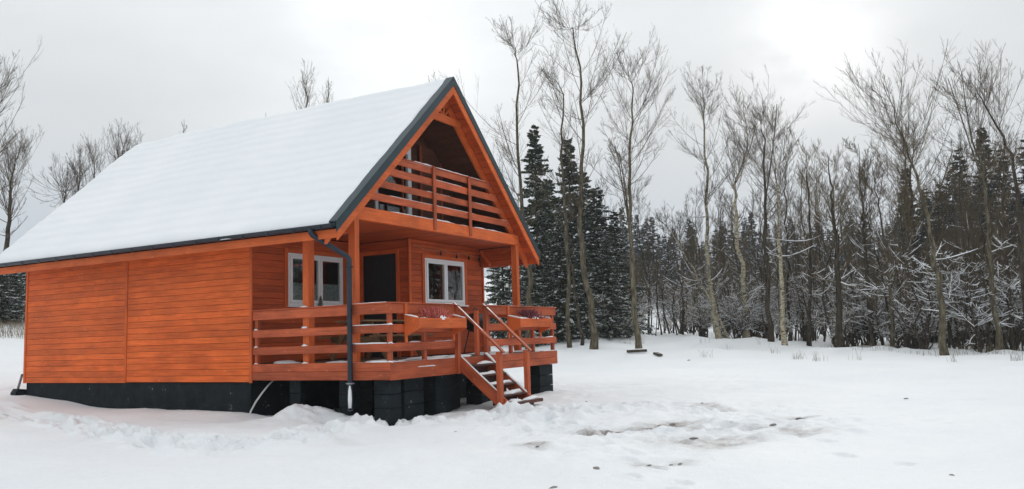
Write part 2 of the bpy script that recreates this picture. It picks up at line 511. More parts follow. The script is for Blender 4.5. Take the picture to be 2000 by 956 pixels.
M_BARK = bark_mat("olive_grey_bark", (0.035, 0.029, 0.020), (0.095, 0.080, 0.052), (0.20, 0.172, 0.115), scale=9.0)
M_BARK_D = bark_mat("dark_brown_bark", (0.022, 0.017, 0.013), (0.055, 0.043, 0.031), (0.115, 0.095, 0.068), scale=9.0)
M_BIRCH = bark_mat("birch_bark", (0.04, 0.035, 0.026), (0.40, 0.35, 0.24), (0.58, 0.53, 0.40), scale=5.0, birch=True)
M_TWIG = bark_mat("dark_twigs", (0.055, 0.042, 0.028), (0.105, 0.08, 0.052), (0.15, 0.118, 0.08), snow=0.10)
M_TWIG_B = bark_mat("brown_twigs", (0.10, 0.074, 0.040), (0.165, 0.125, 0.068), (0.23, 0.18, 0.10), snow=0.12)
M_NEEDLE = bark_mat("spruce_needles", (0.034, 0.048, 0.028), (0.058, 0.076, 0.044), (0.095, 0.112, 0.070), scale=2.0, snow=0.16)
M_NEEDLE_FAR = bark_mat("far_spruce_needles", (0.022, 0.038, 0.036), (0.036, 0.054, 0.050), (0.056, 0.078, 0.070), scale=2.0, snow=0.12)

# ------------------------------------------------------------------ terrain
def smooth(a, b, x):
    t = np.clip((x - a) / (b - a), 0, 1); return t * t * (3 - 2 * t)


def gz_base(x, y):
    x = np.asarray(x, float); y = np.asarray(y, float)
    z = -0.63 + 0.0023 * np.clip(y, 0, 30) ** 2 + 0.0026 * np.clip(y - 14, 0, 16) ** 2 + 0.01 * np.clip(y - 30, 0, 60)
    z = z + 0.75 * smooth(14, 38, x) * np.clip((y + 8) / 13, 0, 1.2)
    z = z + 0.085 * np.clip(np.hypot(x, y) - 57, 0, 200) * smooth(57, 66, np.hypot(x, y)) * smooth(12, 35, x)
    return z


def ray(u, v): return FW + RT * (u - 1000) / F_PX + UP * (478 - v) / F_PX


def march(u, v, tmax=250.0):
    d = ray(u, v); d = d / np.linalg.norm(d[:2])
    t = np.arange(2, tmax, 0.05)
    P = CAM[None] + d[None] * t[:, None]
    hit = np.nonzero(P[:, 2] < gz_base(P[:, 0], P[:, 1]))[0]
    return P[hit[0]] if len(hit) else P[-1]


def axis_coords(lo, hi, step, far):
    mid = np.arange(lo, hi + step / 2, step)
    out = []; d = step
    p = hi
    while p < far: d *= 1.09; p += d; out.append(p)
    neg = []; d = step; p = lo
    while p > -far: d *= 1.09; p -= d; neg.append(p)
    return np.array(neg[::-1] + list(mid) + out)


gx = axis_coords(-8.5, 9.0, 0.034, 300); gy = axis_coords(-9.5, 4.4, 0.034, 300)
GX, GY = np.meshgrid(gx, gy, indexing="ij")


def seg_dist(x, y, pts):
    best = np.full(x.shape, 1e9)
    for (ax, ay), (bx, by) in zip(pts[:-1], pts[1:]):
        dx, dy = bx - ax, by - ay
        t = np.clip(((x - ax) * dx + (y - ay) * dy) / (dx * dx + dy * dy), 0, 1)
        best = np.minimum(best, np.hypot(x - ax - t * dx, y - ay - t * dy))
    return best


def pxpath(*q): return [tuple(march(*p)[:2]) for p in q]


near = 1 - smooth(14, 30, np.hypot(GX, GY))
GZ = gz_base(GX, GY) + 0.10 * fbm(GX / 6, GY / 6, 3) + near * (0.08 * fbm(GX / 1.9, GY / 1.9, 3) + 0.030 * fbm(GX / 0.42, GY / 0.42, 3) * (0.35 + 1.3 * smooth(-0.25, 0.35, fbm(GX / 2.5, GY / 2.5, 2, 4.0))) + 0.009 * fbm(GX / 0.11, GY / 0.11, 2))
far_rough = smooth(24, 30, GX) * (1 - smooth(60, 80, GX))
GZ += far_rough * 0.42 * fbm(GX / 2.4, GY / 2.4, 4, 5.0)
warp = 0.25 * fbm(GX / 0.9, GY / 0.9, 3, 8.0)
# trodden paths: rough, lumpy snow with a low trough and thrown-up edges
path1 = pxpath((-60, 790), (0, 806), (90, 818), (170, 832), (260, 850), (350, 868), (440, 878), (520, 868), (600, 848), (680, 826), (740, 822))
path2 = pxpath((700, 822), (800, 818), (900, 806), (985, 806), (1060, 812), (1150, 800))
path3 = pxpath((1000, 812), (1080, 840), (1200, 850), (1350, 842), (1540, 838))
path4 = pxpath((1040, 795), (1180, 790), (1300, 800), (1420, 812))
rough1 = 0.24 * fbm(GX / 0.30, GY / 0.30, 5, 2.0)
for pth, wd, amp, dep in ((path1, 0.42, 1.0, 0.05), (path2, 0.5, 0.75, 0.02), (path3, 0.8, 0.32, 0.03), (path4, 0.55, 0.25, 0.02)):
    d = seg_dist(GX, GY, pth) + warp * wd
    m = np.exp(-(d / wd) ** 2)
    edge = np.exp(-((d - wd * 1.15) / (wd * 0.35)) ** 2)
    GZ += m * (rough1 * amp - dep) + edge * (0.03 * amp + rough1 * 0.4 * amp)
tramp = np.zeros_like(GX)
for (u, v), r_ in (((1120, 800), 1.5), ((1200, 850), 1.3), ((1330, 850), 1.4), ((1480, 835), 1.6), ((1250, 800), 1.4), ((1400, 805), 1.5), ((1100, 880), 0.9)):
    c = march(u, v); tramp = np.maximum(tramp, np.exp(-((np.hypot(GX - c[0], GY - c[1])) / r_) ** 4))
GZ += tramp * (0.045 * fbm(GX / 0.22, GY / 0.22, 4, 6.0) + 0.05 * fbm(GX / 0.7, GY / 0.7, 3, 1.0))
# smooth wheel-like hollows in the foreground
for pth, wd, dep in ((pxpath((560, 890), (760, 850), (1000, 880)), 0.5, 0.05), (pxpath((860, 956), (1000, 890), (1200, 870)), 0.25, 0.03),
                     (pxpath((1080, 720), (1400, 715), (1700, 735), (2000, 745)), 1.2, 0.08)):
    d = seg_dist(GX, GY, pth)
    GZ -= dep * np.exp(-(d / wd) ** 2)
# single footprints, pressed in with a raised lip
rgf = np.random.default_rng(21)


def footprint(x, y, a, dep):
    i0, i1 = np.searchsorted(gx, (x - 0.4, x + 0.4)); j0, j1 = np.searchsorted(gy, (y - 0.4, y + 0.4))
    if i1 - i0 < 3 or j1 - j0 < 3: return
    X = GX[i0:i1, j0:j1] - x; Y = GY[i0:i1, j0:j1] - y
    u = (X * math.cos(a) + Y * math.sin(a)) / 0.16; w = (-X * math.sin(a) + Y * math.cos(a)) / 0.075
    d = np.sqrt(u * u + w * w) + 0.5 * fbm(X / 0.08 + x * 7, Y / 0.08 + y * 5, 2)
    GZ[i0:i1, j0:j1] += -dep * (1 - smooth(0.75, 1.15, d)) + dep * 0.35 * np.exp(-((d - 1.45) / 0.32) ** 2)


for pth, off, dep, sp in ((path1, 0.28, 0.11, 0.36), (path1, -0.2, 0.10, 0.40), (path2, 0.25, 0.10, 0.36), (path2, -0.25, 0.09, 0.42), (path3, 0.4, 0.085, 0.42), (path3, -0.35, 0.08, 0.5), (path4, 0.2, 0.08, 0.5), (path4, -0.3, 0.07, 0.6),
                      (pxpath((1045, 805), (1130, 840), (1240, 905), (1330, 990)), 0.1, 0.05, 0.42), (pxpath((1500, 850), (1640, 880), (1860, 935)), 0.1, 0.03, 0.6)):
    side = 1
    for (ax, ay), (bx, by) in zip(pth[:-1], pth[1:]):
        L = math.hypot(bx - ax, by - ay); an = math.atan2(by - ay, bx - ax)
        for k in range(int(L / sp)):
            t = (k + 0.5) * sp / L; side = -side
            o = off + side * 0.10 + rgf.normal(0, 0.06)
            footprint(ax + (bx - ax) * t - math.sin(an) * o, ay + (by - ay) * t + math.cos(an) * o, an + rgf.normal(0, 0.25), dep * rgf.uniform(0.6, 1.1))
# shovelled heaps and drift by the deck
for (u, v), sx, h in (((596, 816), 0.36, 0.21), ((560, 818), 0.45, 0.12), ((690, 812), 0.5, 0.10), ((985, 806), 0.36, 0.12), ((640, 812), 0.4, 0.10)):
    c = march(u, v)
    d = np.hypot(GX - c[0], GY - c[1]) + warp * 0.35
    GZ += h * np.exp(-(d / sx) ** 2) * (1 + 2.2 * rough1)
GZ += 0.05 * np.exp(-((GX + 0.35) / 0.5) ** 2) * smooth(2.6, 4.5, GY) * (1 - smooth(6, 9, GY))
# bare snow-free hollow under the house and deck
under = smooth(0.0, 0.25, GX) * (1 - smooth(6.0, 6.3, GX)) * smooth(0.05, 0.3, GY) * (1 - smooth(10.2, 10.6, GY))
GZ -= 0.06 * under
# dirt smears showing through
dirt = np.zeros_like(GX)
for pts, wd, s in ((((1140, 850), (1200, 846), (1260, 838), (1325, 826)), 0.22, 1.0), (((1320, 868), (1380, 866), (1440, 862), (1380, 874)), 0.26, 0.75),
                   (((1480, 836), (1530, 842), (1570, 848)), 0.25, 0.8), (((1360, 794), (1390, 798), (1420, 802)), 0.14, 0.8),
                   (((1025, 869), (1050, 872)), 0.12, 0.75), (((1030, 806), (1075, 808)), 0.16, 0.55), (((1520, 822), (1565, 820)), 0.2, 0.7),
                   (((1335, 838), (1362, 846)), 0.12, 0.5), (((1265, 902), (1330, 900)), 0.13, 0.7), (((640, 852), (690, 858)), 0.2, 0.16),
                   (((-40, 762), (20, 760)), 0.7, 0.35)):
    d = seg_dist(GX, GY, pxpath(*pts)) + 0.6 * warp * wd * 2
    dirt = np.maximum(dirt, s * np.exp(-(np.maximum(d, 0) / (wd * 1.25)) ** 2))
GZ -= 0.025 * np.clip(dirt * 1.3, 0, 1)
nxg, nyg = GX.shape
I = np.arange(nxg * nyg).reshape(nxg, nyg)
gf = np.stack([I[:-1, :-1], I[1:, :-1], I[1:, 1:], I[:-1, 1:]], axis=-1).reshape(-1, 4)
gme = mesh_np("ground", np.stack([GX, GY, GZ], axis=-1).reshape(-1, 3), gf, smooth=True)
att = gme.attributes.new("dirt", "FLOAT", "POINT")
att.data.foreach_set("value", dirt.ravel().astype(np.float32))
ground = link(bpy.data.objects.new("ground", gme), M_GROUND)
tag(ground, "snow covered yard and clearing with trodden paths", kind="structure")


def gz_at(x, y):
    i = np.clip(np.searchsorted(gx, x) - 1, 0, nxg - 2); j = np.clip(np.searchsorted(gy, y) - 1, 0, nyg - 2)
    fx = (x - gx[i]) / (gx[i + 1] - gx[i]); fy = (y - gy[j]) / (gy[j + 1] - gy[j])
    return float((GZ[i, j] * (1 - fx) + GZ[i + 1, j] * fx) * (1 - fy) + (GZ[i, j + 1] * (1 - fx) + GZ[i + 1, j + 1] * fx) * fy)


# ------------------------------------------------------------------ the cabin
APX, APZ, SL = 3.1, 6.20, 0.93          # ridge and slope
XE = -0.67                              # eave
XF = 2 * APX - XE
YG, YR = 0.60, 10.90                    # front and rear verge
ZD = 0.307                              # deck floor
Y1, Y2, XD = 3.28, 1.92, 3.20           # wall with lace window, wall with plain window, door wall
YB, XR = 10.58, 6.30


def rz(x): return APZ - SL * abs(x - APX)


cabin = empty("cabin", (3.1, 5.5, -0.5))
tag(cabin, "orange stained timber cabin with steep snowy roof, porch and balcony", "cabin")


def part(name): return empty(name, (3.1, 5.5, -0.5), cabin)


def plank_rows(name, parent, axis, plane, out, a0, a1, z0, z1, openings=(), bh=0.125, mat=M_WALL, th=0.022, clip=None, joints=()):
    """one board object per course; axis: 0 boards run along X (wall at y=plane), 1 along Y (wall at x=plane); out: outward sign"""
    z = z0
    while z < z1 - 0.02:
        zt = min(z + bh, z1)
        spans = [(a0, a1)]
        if clip:
            c = clip((z + zt) / 2)
            if c is None: break
            spans = [(max(a0, c[0]), min(a1, c[1]))]
        for (o0, o1, oz0, oz1) in openings:
            if min(zt, oz1) - max(z, oz0) > 0.3 * (zt - z):
                ns = []
                for s0, s1 in spans:
                    if o0 > s0: ns.append((s0, min(s1, o0)))
                    if o1 < s1: ns.append((max(s0, o1), s1))
                spans = ns
        for s0, s1 in spans:
            if s1 - s0 < 0.03: continue
            w = random.uniform(-0.0015, 0.0015)
            pl = plane + out * (th / 2 + w)
            zc = (z + zt) / 2
            if axis == 0: a, b = (s0, pl, zc), (s1, pl, zc)
            else: a, b = (pl, s0, zc), (pl, s1, zc)
            beam(name, a, b, th, (zt - z) - 0.004, mat, parent, ch=0.005)
        z += bh


# --- foundation
fnd = part("foundation")
MB().box(0.02, 0.30, Y1 + 0.05, YB - 0.04, -1.1, -0.045).build("plinth_wall", M_PLINTH, fnd)
MB().box(0.30, XR - 0.05, YB - 0.36, YB - 0.05, -1.1, -0.045).build("plinth_wall", M_PLINTH, fnd)
MB().box(XR - 0.36, XR - 0.04, Y2 + 0.05, YB - 0.37, -1.1, -0.045).build("plinth_wall", M_PLINTH, fnd)
MB().box(0.31, XD, Y1 + 0.06, Y1 + 0.36, -1.1, -0.045).build("plinth_wall", M_PLINTH, fnd)
MB().box(XD + 0.002, XR - 0.37, Y2 + 0.06, Y2 + 0.36, -1.1, -0.045).build("plinth_wall", M_PLINTH, fnd)


def pillar(x0, x1, y0, y1):
    zt = -0.012
    z = zt
    m = MB()
    while z > -1.0:      # courses of hollow block with shallow joints
        c = 0.008
        m.prism([(x0 + c, y0), (x1 - c, y0), (x1, y0 + c), (x1, y1 - c), (x1 - c, y1), (x0 + c, y1), (x0, y1 - c), (x0, y0 + c)], 2, z - 0.229, z)
        z -= 0.24
    m.build("pillar", M_PLINTH, fnd)


for p in ((0.06, 0.36, 0.06, 0.42), (0.10, 0.36, 0.98, 1.24), (0.14, 0.27, 2.19, 2.46), (0.66, 1.26, 0.22, 0.60), (1.62, 2.16, 0.20, 0.60),
          (2.5, 3.0, 0.55, 0.95), (3.3, 3.72, 0.22, 0.6), (5.62, 6.28, 0.06, 0.40), (1.35, 1.75, 1.5, 1.9), (2.4, 2.8, 1.6, 2.0)):
    pillar(*p)

# --- side wall with single boards
wall_l = MB().box(0.002, 0.14, Y1 + 0.03, YB - 0.03, -0.04, 2.86).build("side_wall", M_DARK, cabin)
YM = 6.95
plank_rows("board", wall_l, 1, 0.0, -1, Y1 + 0.05, YM - 0.03, -0.03, 2.86)
plank_rows("board", wall_l, 1, 0.004, -1, YM + 0.03, YB - 0.05, -0.045, 2.86)
beam("batten", (-0.022, YM, -0.04), (-0.022, YM, 2.8), 0.06, 0.036, M_TRIM, wall_l, up=(1, 0, 0))
beam("corner_board", (-0.018, Y1 + 0.012, -0.045), (-0.018, Y1 + 0.012, 2.8), 0.07, 0.036, M_TRIM, wall_l, up=(1, 0, 0))
beam("corner_board", (-0.018, YB - 0.015, -0.05), (-0.018, YB - 0.015, 2.8), 0.07, 0.036, M_TRIM, wall_l, up=(1, 0, 0))
back = MB().box(0.14, XR - 0.14, YB - 0.14, YB - 0.03, -0.04, 2.9)
back.prism([(XE + 0.5, 2.9), (XF - 0.5, 2.9), (APX, rz(APX) - 0.3)], 1, YB - 0.14, YB - 0.03)
back.build("rear_wall", M_WALL, cabin)
MB().box(XR - 0.14, XR, Y2 + 0.03, YB - 0.03, -0.04, 2.86).build("side_wall", M_WALL, cabin)

# --- porch front walls
W1 = (0.937, 2.60, 1.435, 2.50)
W2 = (3.77, 5.42, 1.45, 2.485)
fw1 = part("front_wall")
f = MB()
f.box(0.145, W1[0], Y1 + 0.03, Y1 + 0.15, ZD - 0.2, 2.86).box(W1[1], XD + 0.1, Y1 + 0.03, Y1 + 0.15, ZD - 0.2, 2.86)
f.box(W1[0], W1[1], Y1 + 0.03, Y1 + 0.15, ZD - 0.2, W1[2]).box(W1[0], W1[1], Y1 + 0.03, Y1 + 0.15, W1[3], 2.86)
f.build("backing", M_DARK, fw1)
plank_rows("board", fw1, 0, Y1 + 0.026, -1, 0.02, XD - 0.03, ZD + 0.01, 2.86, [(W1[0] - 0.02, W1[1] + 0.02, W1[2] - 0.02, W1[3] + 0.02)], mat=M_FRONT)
fw2 = part("front_wall")
f = MB()
f.box(XD + 0.03, W2[0], Y2 + 0.03, Y2 + 0.15, ZD - 0.2, 2.86).box(W2[1], XR - 0.002, Y2 + 0.03, Y2 + 0.15, ZD - 0.2, 2.86)
f.box(W2[0], W2[1], Y2 + 0.03, Y2 + 0.15, ZD - 0.2, W2[2]).box(W2[0], W2[1], Y2 + 0.03, Y2 + 0.15, W2[3], 2.86)
f.build("backing", M_DARK, fw2)
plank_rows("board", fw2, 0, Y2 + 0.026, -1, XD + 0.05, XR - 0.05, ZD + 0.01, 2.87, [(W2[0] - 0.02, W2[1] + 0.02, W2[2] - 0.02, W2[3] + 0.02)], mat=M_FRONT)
beam("corner_board", (XD + 0.012, Y2 - 0.005, ZD), (XD + 0.012, Y2 - 0.005, 2.87), 0.07, 0.04, M_TRIM, fw2, up=(0, 1, 0))
beam("corner_board", (XR - 0.02, Y2 - 0.005, ZD), (XR - 0.02, Y2 - 0.005, 2.87), 0.07, 0.04, M_TRIM, fw2, up=(0, 1, 0))
beam("ledge", (XD + 0.05, Y2 - 0.012, 2.74), (XR - 0.06, Y2 - 0.012, 2.74), 0.05, 0.035, M_TRIM, fw2)
DO = (2.27, 3.20, ZD, 2.585)
fw3 = part("entrance_wall")
f = MB()
f.box(XD + 0.03, XD + 0.15, Y2 + 0.16, DO[0], ZD - 0.2, 2.86).box(XD + 0.03, XD + 0.15, DO[0], Y1 + 0.02, DO[3], 2.86)
f.build("backing", M_DARK, fw3)
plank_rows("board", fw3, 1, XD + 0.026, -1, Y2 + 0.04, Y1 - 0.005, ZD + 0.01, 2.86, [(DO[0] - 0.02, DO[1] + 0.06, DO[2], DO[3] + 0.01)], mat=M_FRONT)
for (y, z0, z1) in ((DO[0] - 0.05, ZD, 2.66), (Y1 - 0.045, ZD, 2.66)):
    beam("door_trim", (XD - 0.012, y, z0), (XD - 0.012, y, z1), 0.09, 0.03, M_TRIM, fw3, up=(1, 0, 0))
beam("door_trim", (XD - 0.013, DO[0] - 0.005, 2.62), (XD - 0.013, DO[1] + 0.02, 2.62), 0.032, 0.08, M_TRIM, fw3)
door = MB().box(XD + 0.03, XD + 0.09, DO[0], DO[1], ZD, DO[3]).build("door", M_DOOR, cabin)
for z0, z1 in ((0.5, 1.0), (1.1, 1.6), (1.7, 2.2)):
    MB().box(XD + 0.020, XD + 0.0295, DO[0] + 0.16, DO[1] - 0.2, z0, z1).build("door_panel", M_DOOR, door)
hd = MB().box(XD + 0.012, XD + 0.028, 3.07, 3.11, 1.30, 1.52)
hd.tube([(XD + 0.02, 3.09, 1.43), (XD - 0.04, 3.09, 1.43), (XD - 0.045, 3.07, 1.43), (XD - 0.045, 2.96, 1.43)], 0.011, 8)
hd.build("handle", M_STEEL, door)


def window(x0, x1, z0, z1, y, split, lace):
    w = empty("window", ((x0 + x1) / 2, y, z0), cabin)
    fr = 0.05
    m = MB()
    yf, yb = y - 0.012, y + 0.07
    m.box(x0, x0 + fr, yf, yb, z0, z1).box(x1 - fr, x1, yf, yb, z0, z1)
    m.box(x0 + fr, x1 - fr, yf, yb, z0, z0 + fr).box(x0 + fr, x1 - fr, yf, yb, z1 - fr, z1)
    m.build("frame", M_PVC, w)
    xm = x0 + (x1 - x0) * split
    for s0, s1 in ((x0 + fr + 0.003, xm - 0.004), (xm + 0.004, x1 - fr - 0.003)):
        sf = 0.058; ya, yc = y - 0.035, y + 0.04
        b0, b1 = z0 + fr + 0.003, z1 - fr - 0.003
        m = MB()
        m.box(s0, s0 + sf, ya, yc, b0, b1).box(s1 - sf, s1, ya, yc, b0, b1)
        m.box(s0 + sf, s1 - sf, ya, yc, b0, b0 + sf).box(s0 + sf, s1 - sf, ya, yc, b1 - sf, b1)
        m.build("sash", M_PVC, w)
        MB().box(s0 + sf, s1 - sf, y - 0.006, y - 0.001, b0 + sf, b1 - sf).build("pane", M_GLASS, w)
        if lace:
            ca, cb = s0 + sf - 0.03, s1 - sf + 0.03
            zt = b0 + sf + (b1 - b0 - 2 * sf) * 0.42
            n = 40
            v = []; q = []
            for i in range(n + 1):
                xx = ca + (cb - ca) * i / n
                yy = y + 0.012 + 0.004 * math.sin(i * 1.3)
                v += [(xx, yy, b0 + sf - 0.05), (xx, yy, zt)]
            q = [(2 * i, 2 * i + 2, 2 * i + 3, 2 * i + 1) for i in range(n)]
            MB().add(v, q).build("lace_curtain", M_LACE, w)
    MB().box(x0 - 0.03, x1 + 0.03, y - 0.10, y - 0.014, z0 - 0.035, z0 - 0.004).build("sill", M_PVC, w)
    for xx in (x0 - 0.052, x1 + 0.052):
        beam("trim", (xx, y - 0.012, z0 - 0.06), (xx, y - 0.012, z1 + 0.09), 0.095, 0.032, M_TRIM, w, up=(0, 1, 0))
    beam("trim", (x0 - 0.005, y - 0.013, z1 + 0.046), (x1 + 0.005, y - 0.013, z1 + 0.046), 0.034, 0.085, M_TRIM, w)
    return w


window(*W1, Y1, 0.56, True)
window(*W2, Y2, 0.50, False)
# floor and ceilings inside keep the rooms dark
inn = MB().box(0.15, XR - 0.15, Y1 + 0.16, YB - 0.15, ZD - 0.12, ZD - 0.02).box(XD + 0.16, XR - 0.15, Y2 + 0.16, Y1 + 0.159, ZD - 0.12, ZD - 0.02)
inn.build("inner_floor", M_DARK, cabin)

# --- porch ceiling / balcony floor
ceil = MB().box(0.1, 6.12, 0.92, YB - 0.2, 2.905, 3.02).build("balcony_floor", M_DARK, cabin)
x = 0.12
while x < 6.0:
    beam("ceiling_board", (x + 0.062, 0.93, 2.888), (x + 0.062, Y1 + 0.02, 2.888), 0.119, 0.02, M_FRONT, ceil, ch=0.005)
    x += 0.124

# --- porch: posts, beams, deck, railing, stairs
porch = part("porch")


def rail_board(name, a, b, h, t=0.03, mat=M_RAIL): return beam(name, a, b, t, h, mat, porch)


for (px_, py_, sx, sy, zt) in ((0.115, 0.875, 0.13, 0.15, 2.90), (6.09, 0.875, 0.13, 0.15, 2.9), (0.15, 1.99, 0.16, 0.15, 2.62)):
    beam("post", (px_, py_, ZD - 0.01), (px_, py_, zt), sy, sx, M_TRIM, porch, up=(1, 0, 0), ch=0.008)
beam("eave_plate", (0.15, 0.96, 2.70), (0.15, Y1, 2.70), 0.13, 0.16, M_TRIM, porch)
side_in = MB().box(6.17, 6.2, 0.96, Y2 + 0.02, 2.42, 2.86).build("eave_panel", M_DARK, cabin)
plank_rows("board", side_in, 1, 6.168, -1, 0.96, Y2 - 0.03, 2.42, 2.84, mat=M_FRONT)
beam("brace", (6.1, Y2 - 0.07, 2.80), (6.1, Y2 - 0.34, 2.44), 0.06, 0.08, M_TRIM, porch)

# rim boards
rail_board("rim_board", (-0.001, 0.002, 0.231), (-0.001, Y1 + 0.0, 0.231), 0.150, 0.03)
rail_board("rim_board", (-0.001, 0.002, 0.077), (-0.001, Y1 + 0.0, 0.077), 0.152, 0.03)
rail_board("rim_board", (-0.014, -0.002, 0.150), (2.0, -0.002, 0.150), 0.305, 0.03)
rail_board("rim_board", (2.01, 0.0, 0.150), (3.18, 0.0, 0.150), 0.29, 0.03)
rail_board("rim_board", (3.19, -0.002, 0.232), (6.40, -0.002, 0.232), 0.150, 0.03)
rail_board("rim_board", (3.19, -0.002, 0.077), (6.40, -0.002, 0.077), 0.152, 0.03)
rail_board("rim_board", (6.385, 0.02, 0.150), (6.385, Y2, 0.150), 0.305, 0.03)
x = 0.02
while x < 6.30:
    beam("floor_board", (x + 0.07, 0.017, ZD - 0.018), (x + 0.07, (Y1 if x < XD else Y2) - 0.01, ZD - 0.018), 0.134, 0.028, M_DECK, porch, ch=0.004)
    x += 0.14

RAILS = ((1.222, 0.17), (0.8775, 0.143), (0.555, 0.143))
for z, h in RAILS:
    rail_board("rail", (0.0, 0.018, z), (0.0, 0.868, z), h)
    rail_board("rail", (0.002, 0.872, z - 0.004), (0.002, Y1 - 0.03, z - 0.008), h)
    rail_board("rail", (-0.014, 0.0, z), (1.99, 0.0, z), h)
    rail_board("rail", (3.16, 0.0, z), (6.395, 0.0, z), h)
    rail_board("rail", (6.38, 0.018, z), (6.38, Y2 - 0.03, z), h)
for a, b in (((0.012, 0.06, 1.318), (0.012, Y1 - 0.03, 1.311)), ((-0.04, 0.012, 1.319), (1.99, 0.012, 1.319)), ((3.16, 0.012, 1.319), (6.42, 0.012, 1.319)),
             ((6.372, 0.06, 1.318), (6.372, Y2 - 0.03, 1.318))):
    beam("rail_cap", a, b, 0.10, 0.024, M_RAIL, porch)
for (x, y) in ((0.065, 0.065), (1.06, 0.052), (4.28, 0.052), (5.30, 0.052), (6.33, 0.065), (0.052, Y1 - 0.09), (6.33, Y2 - 0.09)):
    beam("rail_post", (x, y, ZD - 0.01), (x, y, 1.305), 0.075, 0.075, M_RAIL, porch, up=(1, 0, 0))
# newels at the stair head
for x in (2.045, 3.12):
    beam("newel", (x, -0.035, 0.0), (x, -0.035, 1.31), 0.085, 0.10, M_RAIL, porch, up=(1, 0, 0))
beam("newel", (2.96, 0.09, ZD), (2.96, 0.09, 1.22), 0.085, 0.08, M_RAIL, porch, up=(1, 0, 0))

stairs = part("stairs")
SY = -0.95
for x in (2.045, 3.12):
    beam("foot_post", (x, SY, -0.75), (x, SY, 0.40), 0.09, 0.115, M_RAIL, stairs, up=(1, 0, 0))
    beam("handrail", (x, 0.02, 1.345), (x, SY - 0.10, 0.385), 0.10, 0.03, M_RAIL, stairs)
for x in (2.105, 3.06):
    beam("stringer", (x, -0.02, 0.21), (x, SY - 0.06, -0.60), 0.035, 0.22, M_RAIL, stairs)
TREADS = ((-0.10, 0.14), (-0.31, -0.05), (-0.53, -0.24), (-0.76, -0.43))
for i, (y, z) in enumerate(TREADS):
    beam("tread", (2.125, y - 0.09, z), (3.04, y - 0.09, z), 0.25, 0.035, M_STEP, stairs)
    beam("riser", (2.13, y + 0.02, z - 0.10), (3.035, y + 0.02, z - 0.10), 0.022, 0.155, M_STEP, stairs)
beam("tread", (2.2, SY - 0.17, -0.57), (3.18, SY - 0.17, -0.57), 0.27, 0.06, M_STEP, stairs)
beam("riser", (2.22, SY - 0.10, -0.68), (3.15, SY - 0.10, -0.68), 0.03, 0.16, M_STEP, stairs)


# --- snow lying on wood
def snow_strip(a, b, w, h, parent, gaps=0.0, seed=0, name="snow"):
    """a ragged ridge of snow along a line (top of a rail, tread or sill)"""
    a, b = np.array(a, float), np.array(b, float)
    L = np.linalg.norm(b - a); n = max(3, int(L / 0.04))
    t = np.linspace(0, 1, n + 1)
    X = (b - a) / L
    S = np.cross(X, (0, 0, 1)); S /= np.linalg.norm(S)
    U = np.cross(S, X)
    hh = h * (0.75 + 0.9 * fbm(t * L * 3 + seed * 3.7, np.full_like(t, seed * 1.3), 3))
    ww = w * (0.85 + 0.5 * fbm(t * L * 4 + seed * 5.1, np.full_like(t, 9 + seed), 3))
    if gaps > 0:
        g = fbm(t * L * 1.3 + seed * 9.3, np.full_like(t, 4.0 + seed), 2)
        hh = hh * smooth(gaps - 0.5, gaps - 0.42, g); ww = ww * (0.15 + 0.85 * smooth(gaps - 0.5, gaps - 0.40, g))
    hh[0] *= 0.3; hh[-1] *= 0.3
    hh = np.maximum(hh, 0.0005); ww = np.maximum(ww, 0.004)
    prof = [(-0.5, -0.004), (-0.46, 0.55), (-0.22, 0.95), (0.1, 1.0), (0.4, 0.62), (0.5, -0.004)]
    k = len(prof)
    P = a[None] + t[:, None] * (b - a)[None]
    v = []
    for s, u in prof:
        v.append(P + S[None] * (ww * s)[:, None] + U[None] * (hh * u if u > 0 else np.full_like(hh, u))[:, None])
    v = np.stack(v, axis=1).reshape(-1, 3)
    q = []
    for i in range(n):
        for j in range(k - 1):
            q.append((i * k + j, i * k + j + 1, (i + 1) * k + j + 1, (i + 1) * k + j))
        q.append((i * k + k - 1, i * k, (i + 1) * k, (i + 1) * k + k - 1))
    m = MB().add(v, q)
    return m.build(name, M_SNOW, parent, smooth=True)


def snow_lump(c, r, parent, name="snow", mat=None, seed=0):
    rx, ry, rz_ = r
    v = []; q = []
    K, J = 14, 6
    for j in range(J + 1):
        ph = math.pi / 2 * j / J
        for i in range(K):
            a = 2 * math.pi * i / K
            n = 1 + 0.5 * float(vnoise(np.array(math.cos(a) * 1.4 + seed * 3.3 + 9), np.array(math.sin(a) * 1.4 + ph * 2 + seed)))
            v.append((c[0] + rx * math.cos(ph) * math.cos(a) * n, c[1] + ry * math.cos(ph) * math.sin(a) * n, c[2] + rz_ * math.sin(ph) * n - 0.004))
    for j in range(J):
        for i in range(K):
            q.append((j * K + i, j * K + (i + 1) % K, (j + 1) * K + (i + 1) % K, (j + 1) * K + i))
    return MB().add(v, q).build(name, mat or M_SNOW, parent, smooth=True)


